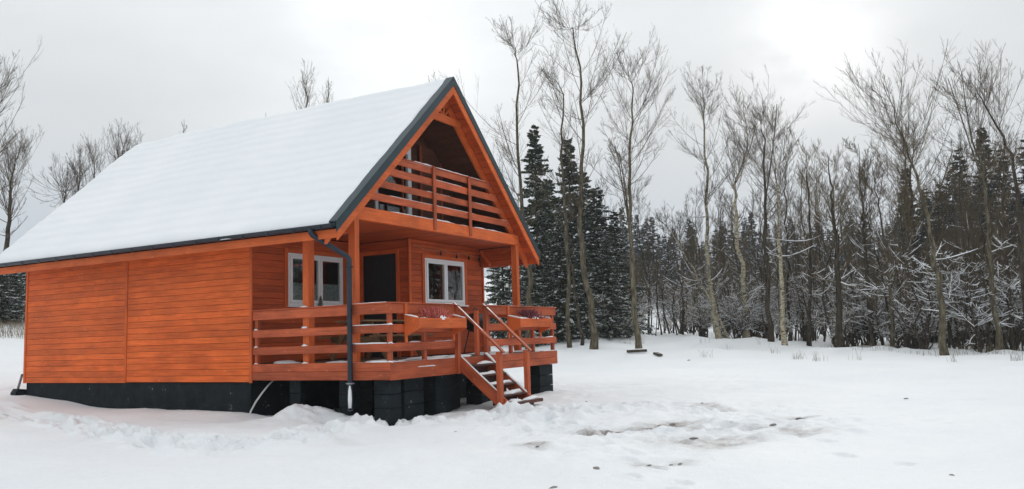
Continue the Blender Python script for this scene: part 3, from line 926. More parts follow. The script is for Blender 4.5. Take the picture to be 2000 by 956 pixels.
sd = 0
for z, h in ((1.330, 0.012), (0.949, 0.016), (0.627, 0.020), (ZD, 0.018)):
    sd += 1
    snow_strip((0.0, 0.06, z), (0.0, 0.84, z), 0.05, h, porch, 0.2, sd)
    snow_strip((0.02, 0.02, z), (1.98, 0.02, z), 0.05, h, porch, 0.45 if z > 1.3 else 0.2, sd + 10)
    snow_strip((3.2, 0.02, z), (6.36, 0.02, z), 0.05, h, porch, 0.75, sd + 20)
    if z < 1.0:
        snow_lump((0.02, 1.97, z - 0.006), (0.035, 0.075, 0.035), porch, seed=sd)
        snow_lump((0.03, 0.03, z - 0.004), (0.05, 0.06, 0.028), porch, seed=sd + 5)
        snow_lump((0.02, Y1 - 0.09, z - 0.006), (0.03, 0.05, 0.028), porch, seed=sd + 7)
    else:
        snow_lump((0.02, 1.97, z - 0.014), (0.05, 0.09, 0.04), porch, seed=sd)
        snow_strip((0.01, 0.9, z - 0.005), (0.01, 1.5, z - 0.005), 0.05, 0.010, porch, 0.6, 40)
snow_strip((0.75, -0.02, 0.19), (1.3, -0.02, 0.185), 0.03, 0.02, porch, 0, 77)
for i, (x, y, rx, ry, h) in enumerate(((0.4, 0.5, 0.3, 0.25, 0.03), (1.3, 0.35, 0.5, 0.2, 0.035), (1.7, 0.6, 0.35, 0.25, 0.04), (0.3, 2.7, 0.16, 0.3, 0.05), (0.3, 1.4, 0.15, 0.3, 0.03),
                                      (2.5, 0.25, 0.4, 0.2, 0.04), (2.6, 0.7, 0.3, 0.2, 0.03), (4.2, 0.5, 0.7, 0.35, 0.05), (5.6, 0.5, 0.6, 0.35, 0.05))):
    snow_lump((x, y, ZD), (rx, ry, h), porch, seed=i + 50)
for x, s in ((2.045, 3), (3.12, 5)):
    snow_strip((x, 0.02, 1.361), (x, SY - 0.08, 0.40), 0.075, 0.013, stairs, 0.12, s)
snow_strip((2.105, -0.03, 0.36), (2.105, SY - 0.02, -0.43), 0.04, 0.022, stairs, 0.05, 9)
snow_strip((3.06, -0.03, 0.36), (3.06, SY - 0.02, -0.43), 0.06, 0.03, stairs, 0.0, 11)
for i, (y, z) in enumerate(TREADS):
    snow_strip((2.15, y - 0.07, z + 0.016), (3.03, y - 0.07, z + 0.016), 0.19, 0.045 + 0.01 * i, stairs, 0.1, 13 + i)
snow_strip((2.22, SY - 0.15, -0.542), (3.15, SY - 0.15, -0.542), 0.2, 0.05, stairs, 0.15, 19)

# --- balcony: beam, rails, uprights
balc = part("balcony")
beam("front_beam", (0.10, 0.85, 2.985), (6.17, 0.85, 2.985), 0.10, 0.245, M_TRIM, balc)
for (z0, z1) in ((4.065, 4.20), (3.815, 3.965), (3.545, 3.68), (3.275, 3.42)):
    zc = (z0 + z1) / 2
    hw = (rz(APX) - 0.36 - zc) / SL - 0.02
    beam("rail", (APX - hw, 0.835, zc), (APX + hw, 0.835, zc), 0.028, z1 - z0, M_RAIL, balc)
    snow_strip((APX - hw + 0.3, 0.835, z1), (APX + hw - 0.1, 0.835, z1), 0.03, 0.007, balc, 0.55, int(z0 * 10))
hw = (rz(APX) - 0.36 - 4.2) / SL - 0.05
beam("rail_cap", (APX - hw, 0.85, 4.212), (APX + hw, 0.85, 4.212), 0.09, 0.022, M_RAIL, balc)
snow_strip((APX - hw + 0.55, 0.84, 4.223), (APX + hw - 0.1, 0.84, 4.223), 0.07, 0.026, balc, 0.0, 31)
snow_strip((1.1, 0.86, 3.108), (5.85, 0.86, 3.108), 0.09, 0.032, balc, 0.05, 33)
for x in (2.58, 3.95):
    beam("upright", (x, 0.785, 2.90), (x, 0.785, 4.225), 0.028, 0.10, M_RAIL, balc, up=(1, 0, 0))

# loggia back wall, boards following the roof pitch
YL = 1.95
lg = part("balcony_wall")
D2 = (2.08, 3.36, 3.10, 4.93)
bk = MB().prism([(APX - 2.9, 3.03), (APX + 2.9, 3.03), (APX, rz(APX) - 0.25)], 1, YL + 0.12, YL + 0.2)
bk.build("backing", M_DARK, lg)
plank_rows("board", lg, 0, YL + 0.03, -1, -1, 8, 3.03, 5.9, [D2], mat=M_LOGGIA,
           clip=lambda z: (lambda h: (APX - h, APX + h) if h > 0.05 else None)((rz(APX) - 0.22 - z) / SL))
bd = empty("balcony_door", (2.5, YL, 3.1), cabin)
m = MB()
m.box(D2[0], D2[0] + 0.09, YL - 0.02, YL + 0.05, D2[2], D2[3]).box(D2[1] - 0.07, D2[1], YL - 0.02, YL + 0.05, D2[2], D2[3])
m.box(D2[0] + 0.09, D2[1] - 0.07, YL - 0.02, YL + 0.05, D2[3] - 0.08, D2[3]).box(D2[0] + 0.09, D2[1] - 0.07, YL - 0.02, YL + 0.05, D2[2], D2[2] + 0.08)
m.build("frame", M_PVC, bd)
m = MB()
m.box(D2[1] - 0.15, D2[1] - 0.075, YL - 0.04, YL + 0.03, D2[2] + 0.09, D2[3] - 0.09)
m.box(D2[0] + 0.09, D2[1] - 0.15, YL - 0.04, YL + 0.03, D2[2] + 0.09, D2[2] + 0.18).box(D2[0] + 0.09, D2[1] - 0.15, YL - 0.04, YL + 0.03, D2[3] - 0.18, D2[3] - 0.09)
m.build("sash", M_PVC, bd)
MB().box(3.0, 3.03, YL - 0.05, YL - 0.01, D2[2] + 0.1, D2[3] - 0.1).build("mullion", M_RAIL, bd)
MB().box(D2[0] + 0.09, D2[1] - 0.15, YL, YL + 0.006, D2[2] + 0.08, D2[3] - 0.08).build("pane", M_GLASS, bd)
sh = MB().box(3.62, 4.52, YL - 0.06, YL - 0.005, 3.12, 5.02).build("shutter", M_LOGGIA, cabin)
for xx in (3.66, 4.48):
    MB().box(xx - 0.03, xx + 0.03, YL - 0.075, YL - 0.061, 3.12, 5.02).build("shutter_stile", M_RAIL, sh)

# --- roof
roof = part("roof")


def slope_prism(m, side, y0, y1, d0, d1, xa, xb):
    """slab below the roof plane between depths d0 < d1 (vertical), from xa (low end) to xb (ridge)"""
    X = lambda x: x if side < 0 else 2 * APX - x
    pts = [(X(xa), rz(xa) - d0), (X(xb), rz(xb) - d0), (X(xb), rz(xb) - d1), (X(xa), rz(xa) - d1)]
    if side < 0: pts = pts[::-1]
    return m.prism(pts, 1, y0, y1)


for s in (-1, 1):
    slope_prism(MB(), s, YG + 0.01, YR, 0.0, 0.05, XE - 0.02, APX).build("roof_sheet", M_METAL, roof)
    slope_prism(MB(), s, YG + 0.02, YR - 0.02, 0.051, 0.17, XE + 0.06, APX).build("roof_deck", M_DARK, roof)
    # soffit boards running along the eaves
    nb = 26
    for i in range(nb):
        xa = XE + 0.08 + (APX - XE - 0.1) * i / nb; xb = XE + 0.08 + (APX - XE - 0.1) * (i + 1) / nb - 0.006
        X = (lambda x: x) if s < 0 else (lambda x: 2 * APX - x)
        a = (X((xa + xb) / 2), YG + 0.05, rz((xa + xb) / 2) - 0.182)
        b = (a[0], YR - 0.05, a[2])
        if i > 3:
            b = (a[0], 0.885, a[2])
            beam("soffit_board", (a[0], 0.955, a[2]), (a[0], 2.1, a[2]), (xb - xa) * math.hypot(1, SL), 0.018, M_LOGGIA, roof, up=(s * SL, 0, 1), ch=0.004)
        beam("soffit_board", a, b, (xb - xa) * math.hypot(1, SL), 0.018, M_FRONT, roof, up=(s * SL, 0, 1), ch=0.004)
    # bargeboards, verge flashing with a strip turned over the roof edge
    o = slope_prism(MB(), s, YG - 0.004, YG + 0.028, 0.140, 0.335, XE + 0.04, APX - 0.001).build("bargeboard", M_TRIM, roof)
    fl = slope_prism(MB(), s, YG - 0.022, YG - 0.006, -0.025, 0.150, XE - 0.01, APX)
    fl.build("verge_flashing", M_METAL, roof)
    slope_prism(MB(), s, YG - 0.022, YG + 0.17, -0.045, -0.0255, XE - 0.01, APX).build("verge_flashing", M_METAL, roof)
    slope_prism(MB(), s, YR - 0.03, YR + 0.002, 0.055, 0.345, XE + 0.04, APX).build("bargeboard", M_TRIM, roof)
    # inner rafters at the post line
    slope_prism(MB(), s, 0.80 + 0.09, 0.80 + 0.15, 0.195, 0.43, XE + 0.1, APX).build("rafter", M_TRIM, roof)
    # eave fascia
    xf = XE + 0.05 if s < 0 else XF - 0.05
    beam("fascia", (xf, YG + 0.03, 2.52), (xf, 4.4, 2.52), 0.028, 0.155, M_TRIM, roof)
    beam("fascia", (xf, 4.405, 2.518), (xf, 7.9, 2.518), 0.028, 0.155, M_TRIM, roof)
    beam("fascia", (xf, 7.905, 2.52), (xf, YR - 0.035, 2.52), 0.028, 0.155, M_TRIM, roof)
beam("collar_beam", (APX - 0.66, 0.87, 5.36), (APX + 0.66, 0.87, 5.36), 0.05, 0.17, M_TRIM, roof)
for dx in (-0.22, 0.0, 0.22):
    beam("apex_strut", (APX + dx * 0.25, 0.865, 5.45), (APX + dx, 0.865, 5.72 - abs(dx) * 0.35), 0.04, 0.035, M_TRIM, roof, up=(0, 1, 0))
for s in (-1, 1):
    MB().tube([(APX, YG - 0.028, APZ - 0.02), (APX, YR, APZ - 0.02)], 0.04, 8).build("ridge_cap", M_METAL, roof) if s > 0 else None
# rafters under the eave that the soffit shows
for s in (-1, 1):
    y = 1.4
    while y < YR - 0.4:
        slope_prism(MB(), s, y, y + 0.06, 0.195, 0.33, XE + 0.09, 0.1).build("rafter", M_TRIM, roof)
        y += 0.85

# gutter with brackets, downpipe
gut = empty("gutter", (XE - 0.06, 5.5, 2.64), cabin)
gxc, gzc, gr = XE - 0.045, 2.665, 0.062
prof = [(gxc + gr * math.cos(a), gzc + gr * math.sin(a)) for a in np.linspace(math.pi, 2 * math.pi, 11)]
prof += [(gxc + (gr - 0.006) * math.cos(a), gzc + (gr - 0.006) * math.sin(a)) for a in np.linspace(2 * math.pi, math.pi, 11)]
MB().prism(prof, 1, YG + 0.03, YR + 0.02).build("channel", M_GUTTER, gut)
MB().tube([(gxc - gr, YG + 0.03, gzc), (gxc - gr, YR + 0.02, gzc)], 0.010, 6).build("bead", M_GUTTER, gut)
y = 0.85
while y < YR:
    m = MB()
    pr = [(gxc + (gr + 0.010) * math.cos(a), gzc + (gr + 0.010) * math.sin(a)) for a in np.linspace(math.pi, 2 * math.pi, 9)]
    pr += [(gxc + (gr + 0.001) * math.cos(a), gzc + (gr + 0.001) * math.sin(a)) for a in np.linspace(2 * math.pi, math.pi, 9)]
    m.prism(pr, 1, y, y + 0.10)
    m.build("bracket", M_GUTTER, gut)
    y += 0.62
dp = empty("downpipe", (-0.09, 0.82, -0.5), cabin)
MB().tube([(gxc, 1.12, gzc - 0.03), (gxc, 1.12, 2.56), (gxc + 0.02, 1.11, 2.52), (-0.11, 0.84, 2.17), (-0.088, 0.82, 2.13), (-0.085, 0.82, 2.07), (-0.085, 0.82, -0.12),
           (-0.09, 0.82, -0.16), (-0.19, 0.735, -0.50)], [0.062, 0.056, 0.048, 0.046, 0.047, 0.046, 0.046, 0.047, 0.046], 14).build("pipe", M_GUTTER, dp, smooth=True)
for z in (1.98, 0.62, -0.05):
    m = MB().lathe([(0.048, -0.012), (0.056, -0.012), (0.056, 0.012), (0.048, 0.012)], (-0.085, 0.82, z), 16)
    m.box(-0.05, 0.0, 0.812, 0.828, z - 0.008, z + 0.008).box(-0.1, -0.07, 0.87, 0.91, z - 0.008, z + 0.008).box(-0.1, -0.07, 0.73, 0.77, z - 0.008, z + 0.008)
    m.build("clip", M_STEEL if z < 0 else M_GUTTER, dp)
m = MB().tube([(-0.115, 0.80, -0.10), (-0.125, 0.79, -0.19), (-0.155, 0.765, -0.33), (-0.19, 0.735, -0.475)], [0.012, 0.030, 0.036, 0.028], 10)
m.v = [(x - 0.028, y - 0.018, z + 0.016) for x, y, z in m.v]
m.build("snow", M_SNOW, dp, smooth=True)

# roof snow: follows the stepped sheet underneath
nS, nY = 260, 240
us = np.linspace(XE - 0.05, XF + 0.05, nS); ys = np.linspace(0.0, 1.0, nY)
ys = YG + 0.15 + (YR + 0.02 - YG - 0.15) * (0.5 - 0.5 * np.cos(np.pi * ys)) ** 1.0
U_, Y_ = np.meshgrid(us, ys, indexing="ij")
base = APZ - SL * np.sqrt((U_ - APX) ** 2 + 0.07 ** 2) + SL * 0.03
sl_len = np.abs(U_ - APX) * math.hypot(1, SL)
saw = (sl_len / 0.35 + 0.12 * fbm(Y_ / 1.5, U_, 2)) % 1.0
thick = 0.062 + 0.017 * (smooth(0.0, 0.8, saw) - smooth(0.82, 1.0, saw)) + 0.04 * fbm(U_ / 1.1, Y_ / 1.7, 4) + 0.014 * fbm(U_ / 0.25, Y_ / 0.5, 3)
edge = np.minimum(np.minimum(U_ - us[0], us[-1] - U_) / 0.10, np.minimum(Y_ - ys[0], ys[-1] - Y_) / 0.12)
thick = thick * (0.12 + 0.88 * np.sqrt(np.clip(edge, 0, 1)))
yy = Y_ + 0.03 * fbm(U_ / 0.35, U_ * 0 + 3, 3) * (1 - smooth(0, 0.3, Y_ - ys[0]))
U_ = U_ - 0.05 * (fbm(Y_ / 0.45, Y_ * 0 + 2, 4) + 0.2) * (1 - smooth(0, 0.25, U_ - us[0]))
top = np.stack([U_, yy, base + thick * 1.3 + 0.002], axis=-1).reshape(-1, 3)
I2 = np.arange(nS * nY).reshape(nS, nY)
fq = np.stack([I2[:-1, :-1], I2[1:, :-1], I2[1:, 1:], I2[:-1, 1:]], axis=-1).reshape(-1, 4)
rim = np.concatenate([I2[:, 0], I2[-1, 1:], I2[-2::-1, -1], I2[0, -2:0:-1]])
low = top[rim].copy(); low[:, 2] -= 0.075
off_i = len(top) + np.arange(len(rim))
fr_ = np.stack([rim, off_i, np.roll(off_i, -1), np.roll(rim, -1)], axis=-1)
link(bpy.data.objects.new("snow_blanket", mesh_np("snow_blanket", np.concatenate([top, low]), [fq, fr_], smooth=True)), snow_mat("roof_snow", fine=9.0, bump=0.25), roof)

# ------------------------------------------------------------------ things on and around the porch
def planter(x0, x1, label, heather_label, hx, hw, hmat, side_full):
    p = empty("planter_box", ((x0 + x1) / 2, -0.2, 0.86))
    tag(p, label, "planter", "wooden planter boxes on the porch rail")
    yb, yf = -0.03, -0.33
    beam("front_board", (x0 + 0.03, yf, 0.955), (x1 - 0.03, yf, 0.955), 0.025, 0.18, M_TRIM, p)
    beam("back_board", (x0 + 0.03, yb - 0.013, 0.985), (x1 - 0.03, yb - 0.013, 0.985), 0.025, 0.24, M_TRIM, p)
    beam("bottom_board", (x0 + 0.03, (yb + yf) / 2, 0.872), (x1 - 0.03, (yb + yf) / 2, 0.872), 0.26, 0.022, M_TRIM, p)
    for xx in (x0 + 0.015, x1 - 0.015):
        MB().prism([(yf - 0.014, 0.86), (yb - 0.002, 0.72), (yb - 0.002, 1.12), (yf - 0.014, 1.05)], 0, xx - 0.014, xx + 0.014).build("end_board", M_TRIM, p)
        beam("hanger", (xx + 0.03, -0.035, 0.63), (xx + 0.03, -0.035, 1.315 if xx < (x0 + x1) / 2 or side_full else 0.9), 0.03, 0.065, M_TRIM, p, up=(1, 0, 0))
    MB().box(x0 + 0.035, x1 - 0.035, yf + 0.014, yb - 0.028, 0.885, 1.0).build("soil", M_SOIL, p)
    snow_strip((x0 + 0.2, (yf + yb) / 2, 1.0), (x1 - 0.1, (yf + yb) / 2, 1.0), 0.24, 0.07, p, 0.0, x0)
    for xx in (x0 + 0.015, x1 - 0.015):
        snow_strip((xx, yb - 0.01, 1.115), (xx, yf, 1.052), 0.04, 0.022, p, 0.0, xx)
    snow_lump((hx + hw * 0.2, -0.2, 1.02), (hw * 0.8, 0.13, 0.11), p, seed=x0)
    # heather
    h = empty("heather", (hx, -0.18, 1.0))
    tag(h, heather_label, "heather", "heather plants in the planter boxes")
    rg = np.random.default_rng(int(x0 * 100) + 5)
    n = 340
    st = np.stack([hx + rg.normal(0, hw * 0.38, n), -0.18 + rg.normal(0, 0.05, n), np.full(n, 1.0)], axis=-1)
    dr = np.stack([(st[:, 0] - hx) * 0.5 + rg.normal(0, 0.05, n), rg.normal(0, 0.07, n), rg.uniform(0.13, 0.31, n)], axis=-1)
    tt = np.linspace(0, 1, 4)
    P = st[:, None] + dr[:, None] * tt[None, :, None]
    P[:, :, 2] -= 0.04 * tt[None] ** 2
    R = np.broadcast_to(np.array([0.003, 0.012, 0.013, 0.003]), (n, 4))
    v, f_ = tubes(P, R, 4)
    link(bpy.data.objects.new("sprigs", mesh_np("sprigs", v, f_)), hmat, h)
    v, f_ = tubes(st[:40, None] + dr[:40, None] * np.linspace(0, 0.8, 3)[None, :, None] * np.array([0.6, 0.6, 0.8]), np.full((40, 3), 0.004), 3)
    link(bpy.data.objects.new("stems", mesh_np("stems", v, f_)), M_TWIG, h)


planter(0.36, 1.90, "orange planter box left of the stairs holding bright red heather", "bright red heather with snow at its foot, left of the stairs", 1.08, 0.30, M_HEATHER, False)
planter(4.02, 5.52, "orange planter box right of the stairs, on the far rail", "faded purple red heather in the box right of the stairs", 4.78, 0.26, M_HEATHER2, False)

# kettle grill
gx0, gy0 = 4.0, 0.75
gc = (gx0, gy0, ZD)
gr_ = empty("kettle_grill", gc)
tag(gr_, "black round kettle grill with lid standing on the deck behind the stairs", "grill")
bowl = MB().lathe([(0.03, 0.48), (0.14, 0.50), (0.23, 0.57), (0.275, 0.66), (0.28, 0.69), (0.27, 0.69)], gc, 24).build("bowl", M_BLACK, gr_, smooth=True)
lid = MB().lathe([(0.288, 0.69), (0.285, 0.71), (0.25, 0.80), (0.17, 0.87), (0.07, 0.90), (0.001, 0.905)], gc, 24).build("lid", M_BLACK, gr_, smooth=True)
MB().tube([(gx0 - 0.07, gy0, ZD + 0.89), (gx0 - 0.07, gy0, ZD + 0.97), (gx0 - 0.03, gy0, ZD + 1.0), (gx0 + 0.03, gy0, ZD + 1.0), (gx0 + 0.07, gy0, ZD + 0.97), (gx0 + 0.07, gy0, ZD + 0.89)], 0.014, 8).build("handle", M_BLACK, lid)
for a in (2.6, 4.7, 0.6):
    MB().tube([(gx0 + 0.16 * math.cos(a), gy0 + 0.16 * math.sin(a), ZD + 0.54), (gx0 + 0.31 * math.cos(a), gy0 + 0.31 * math.sin(a), ZD + 0.01)], 0.014, 8).build("leg", M_BLACK, gr_)

# picnic table
pt = empty("picnic_table", (1.75, 1.75, ZD))
tag(pt, "weathered wooden picnic table with attached benches behind the porch rail", "table")
for i in range(5):
    beam("top_board", (0.95, 1.42 + i * 0.145, 1.06), (2.65, 1.42 + i * 0.145, 1.06), 0.135, 0.035, M_TABLE, pt)
for y0 in (1.02, 2.28):
    for i in range(2):
        beam("bench_board", (0.95, y0 + i * 0.14, 0.765), (2.65, y0 + i * 0.14, 0.765), 0.13, 0.035, M_TABLE, pt)
for x in (1.25, 2.35):
    beam("leg", (x, 1.45, 1.03), (x, 1.02, ZD + 0.02), 0.04, 0.11, M_TABLE, pt)
    beam("leg", (x, 1.98, 1.03), (x, 2.42, ZD + 0.02), 0.04, 0.11, M_TABLE, pt)
    beam("cross_bar", (x + 0.042, 0.98, 0.70), (x + 0.042, 2.46, 0.70), 0.04, 0.1, M_TABLE, pt)
    beam("cross_bar", (x + 0.042, 1.40, 0.99), (x + 0.042, 2.02, 0.99), 0.04, 0.08, M_TABLE, pt)

# fir ornament on the sill
orn = empty("fir_ornament", (1.83, Y1 - 0.06, 1.43))
tag(orn, "small grey green fir tree ornament on the sill of the lace window", "ornament")
MB().lathe([(0.03, 0), (0.032, 0.02), (0.012, 0.025), (0.012, 0.04)], (1.83, Y1 - 0.065, 1.432), 10).build("stand", M_TWIG, orn)
m = MB()
for k, (r0, z0, z1) in enumerate(((0.065, 0.03, 0.10), (0.055, 0.08, 0.15), (0.04, 0.125, 0.19), (0.025, 0.165, 0.225))):
    m.lathe([(r0, z0), (r0 * 0.85, z0 + 0.01), (0.004, z1)], (1.83, Y1 - 0.065, 1.43), 9)
m.build("branches", plain_mat("grey_green_ornament", (0.06, 0.08, 0.06), (0.2, 0.21, 0.19), 40, 0.8), orn)

# string lights
sl = empty("string_lights", (4.7, 1.85, 2.7))
tag(sl, "cord of small dark bulbs strung under the porch ceiling above the plain window", "string lights")
cp = []
anchors = [(3.28, 1.86, 2.73), (4.5, 1.85, 2.70), (5.3, 1.84, 2.70), (6.22, 1.83, 2.67), (6.12, 1.0, 2.80), (6.02, 0.80, 2.84)]
for (a, b) in zip(anchors[:-1], anchors[1:]):
    for t in np.linspace(0, 1, 9)[:-1]:
        cp.append(tuple(np.array(a) * (1 - t) + np.array(b) * t - np.array([0, 0, 0.05 * 4 * t * (1 - t)])))
cp.append(anchors[-1])
MB().tube(cp, 0.007, 5).build("cord", M_CORD, sl)
for i in (7, 13, 18, 22, 27, 33, 37):
    c = cp[min(i, len(cp) - 1)]
    b = MB().lathe([(0.001, 0.0), (0.014, -0.004), (0.014, -0.04), (0.026, -0.06), (0.028, -0.085), (0.012, -0.11), (0.001, -0.112)], c, 10).build("bulb", M_BLACK, sl, smooth=True)

# hose, stake, boards on the ground
h0 = march(490, 798)
hose = MB().tube([(0.28, 3.02, -0.02), (0.2, 3.06, -0.10), (0.1, 3.12, -0.24), (0.0, 3.18, -0.40), (-0.08, 3.22, -0.56), (-0.12, 3.24, -0.68)], 0.018, 8).build("pipe_stub", M_WHITEPIPE, None, smooth=True)
tag(hose, "thin white plastic pipe curving down from under the deck into the snow", "pipe")
c = march(412, 790); c2 = gz_at(c[0], c[1])
pp = [(c[0] + 0.02 + 0.02 * i, c[1] + 0.16 - 0.09 * i, c2 - 0.03 + 0.085 * math.sin(math.pi * i / 5) + 0.02) for i in range(6)]
tag(MB().tube(pp, 0.016, 8).build("pipe_loop", M_WHITEPIPE, None, smooth=True), "short white pipe loop poking from the snow at the plinth", "pipe")
stk = beam("wooden_stake", (-0.12, 10.75, -0.42), (0.02, 10.72, 0.16), 0.03, 0.05, M_STAKE, None)
tag(stk, "grey stake leaning against the far left corner of the cabin", "stake")
blk = MB().prism([(-0.16, -0.45), (0.12, -0.45), (0.12, -0.20), (-0.10, -0.17), (-0.16, -0.26)], 1, 10.66, 10.86).build("plinth_offcut", M_PLINTH, None)
tag(blk, "dark block at the foot of the far left cabin corner", "block")


def ground_plank(u0, v0, u1, v1, name, label, w=0.25, h=0.12, cat="plank"):
    a, b = march(u0, v0), march(u1, v1)
    za = gz_at(a[0], a[1]); zb = gz_at(b[0], b[1])
    root = empty(name, (a[0], a[1], za)); tag(root, label, cat)
    beam("board", (a[0], a[1], za + h * 0.6), (b[0], b[1], zb + h * 0.75), w, h * 0.8, M_BARK_D, root)
    snow_strip((a[0], a[1], za + h * 1.02), (b[0], b[1], zb + h * 1.17), w * 0.7, 0.05, root, 0.35, u0)


ground_plank(1226, 692, 1262, 691, "snowy_plank", "dark plank lying in the snow under the tall forked tree right of the deck", 0.3, 0.14)
ground_plank(1280, 694, 1290, 698, "snowy_plank", "short dark board end sticking out of the snow right of the longer plank", 0.2, 0.1)


def rock_mesh(name, seed):
    rg = np.random.default_rng(seed)
    v = []; q = []
    K, J = 9, 5
    for j in range(J + 1):
        ph = -0.5 + (math.pi / 2 + 0.5) * j / J
        for i in range(K):
            a = 2 * math.pi * i / K
            r = 1 + rg.uniform(-0.28, 0.28)
            v.append((math.cos(ph) * math.cos(a) * r, math.cos(ph) * math.sin(a) * r * 0.8, math.sin(ph) * 0.55 * (1 + rg.uniform(-0.3, 0.3))))
    for j in range(J):
        for i in range(K): q.append((j * K + i, j * K + (i + 1) % K, (j + 1) * K + (i + 1) % K, (j + 1) * K + i))
    return MB().add(v, q).mesh(name)


rocks = [rock_mesh("soil_clod", s) for s in range(4)]
for me in rocks: me.materials.append(M_SOIL)
for i, (u, v, s) in enumerate(((1278, 806, 0.10), (1205, 847, 0.11), (1185, 852, 0.06), (1230, 842, 0.08), (1290, 832, 0.09), (1312, 827, 0.10), (1355, 866, 0.09), 
                               (1510, 832, 0.09), (1562, 820, 0.09), (1165, 910, 0.07), (1268, 900, 0.05), (1328, 900, 0.05), (1080, 948, 0.06),
                               (1372, 794, 0.06), (1860, 931, 0.04), (1050, 873, 0.05), (1145, 781, 0.05), 
                               (1345, 703, 0.16), (1770, 782, 0.07), (890, 838, 0.045), (425, 873, 0.05), (405, 876, 0.04), (1320, 838, 0.05), (1310, 900, 0.04))):
    P = march(u, v); s *= 0.5
    o = bpy.data.objects.new("soil_clod", rocks[i % 4]); COL.objects.link(o)
    o.location = (P[0], P[1], gz_at(P[0], P[1]) + s * 0.1)
    o.rotation_euler = (random.uniform(-.2, .2), random.uniform(-.2, .2), random.uniform(0, 6.28))
    o.scale = (s * random.uniform(0.8, 1.5), s, s * random.uniform(0.35, 0.7))
    tag(o, ("frozen soil clod on the snow beside the cabin" if u < 950 else "small frozen soil clod near the stairs' foot" if v < 790 and u < 1300 else "soil clod on the trampled snow in the foreground" if v > 890 and u < 1400 else "soil clod in the dirty smears on the snow" if u < 1570 else "lone soil clod on the clean snow at the right"), "soil clod", "soil clods on the trampled snow")
    if (u, v) == (1345, 703): tag(o, "larger dark clod alone in the open snow below the birches")

# ------------------------------------------------------------------ vegetation generators
def norm(v): return v / (np.linalg.norm(v, axis=-1, keepdims=True) + 1e-9)


def sprout(rg, P, R, k, smin, ang, ratio, npts, up, wig, rmin, smax=0.98, rfac=0.6, fall=0.55, lcap=None, lift=0.0):
    """k children on each parent polyline"""
    B, N, _ = P.shape
    idx = np.repeat(np.arange(B), k)
    n = len(idx)
    s = rg.uniform(smin, smax, n)
    fi = s * (N - 1); i0 = np.minimum(fi.astype(int), N - 2); fr = (fi - i0)[:, None]
    p0 = P[idx, i0] * (1 - fr) + P[idx, i0 + 1] * fr
    T = norm(P[idx, i0 + 1] - P[idx, i0])
    r0 = (R[idx, i0] * (1 - fr[:, 0]) + R[idx, i0 + 1] * fr[:, 0]) * rfac
    Lp = np.linalg.norm(np.diff(P, axis=1), axis=2).sum(axis=1)[idx]
    rnd = norm(rg.normal(size=(n, 3)))
    perp = norm(rnd - T * (rnd * T).sum(1, keepdims=True))
    a = np.radians(rg.normal(ang, ang * 0.22, n))[:, None]
    D = norm(T * np.cos(a) + perp * np.sin(a) + np.array([[0, 0, lift]]))
    L = Lp * ratio * (1 - fall * s) * rg.uniform(0.55, 1.2, n)
    if lcap is not None: L = np.minimum(L, lcap * rg.uniform(0.7, 1.1, n))
    t = np.linspace(0, 1, npts)
    Q = p0[:, None] + D[:, None] * (L[:, None] * t[None])[..., None]
    Q[:, :, 2] += (up * L)[:, None] * t[None] ** 2
    w = np.cumsum(np.cumsum(rg.normal(size=(n, npts, 3)), axis=1), axis=1) * (wig * 3.2 / npts ** 1.5) * L[:, None, None]
    Q += w * (t[None, :, None] ** 0.5)
    r0 = np.maximum(r0, rmin)
    RR = r0[:, None] * (1 - t[None] * 0.75) + rmin * 0.4 * t[None]
    return Q, np.maximum(RR, rmin * 0.6), s


def catmull(pts, n):
    pts = np.array(pts, float)
    p = np.concatenate([[2 * pts[0] - pts[1]], pts, [2 * pts[-1] - pts[-2]]])
    t = np.linspace(0, len(pts) - 1, n); i = np.minimum(t.astype(int), len(pts) - 2); f = (t - i)[:, None]
    a, b, c, d = p[i], p[i + 1], p[i + 2], p[i + 3]
    return 0.5 * (2 * b + (c - a) * f + (2 * a - 5 * b + 4 * c - d) * f ** 2 + (3 * b - a - 3 * c + d) * f ** 3)


def cat_mesh(lst):
    v = []; f = []; o = 0
    for a, b in lst:
        v.append(a); f.append(b + o); o += len(a)
    return np.concatenate(v), np.concatenate(f)


def snow_from(rg, P, R, zmax, slope=0.72, keep=0.6, fat=1.0):
    """snow ridges on the flatter branches below zmax"""
    d = norm(P[:, -1] - P[:, 0])
    ok = (np.abs(d[:, 2]) < slope) & (P[:, 0, 2] < zmax) & (rg.random(len(P)) < keep)
    if not ok.any(): return None
    Q = P[ok].copy(); r = R[ok]
    rr = (r * 0.75 + 0.013 * fat)
    Q[:, :, 2] += r * 0.75 + rr * 0.3
    rr = rr * rg.uniform(0.5, 1.1, rr.shape)
    rr[:, -1] *= 0.4
    return tubes(Q, rr, 4)


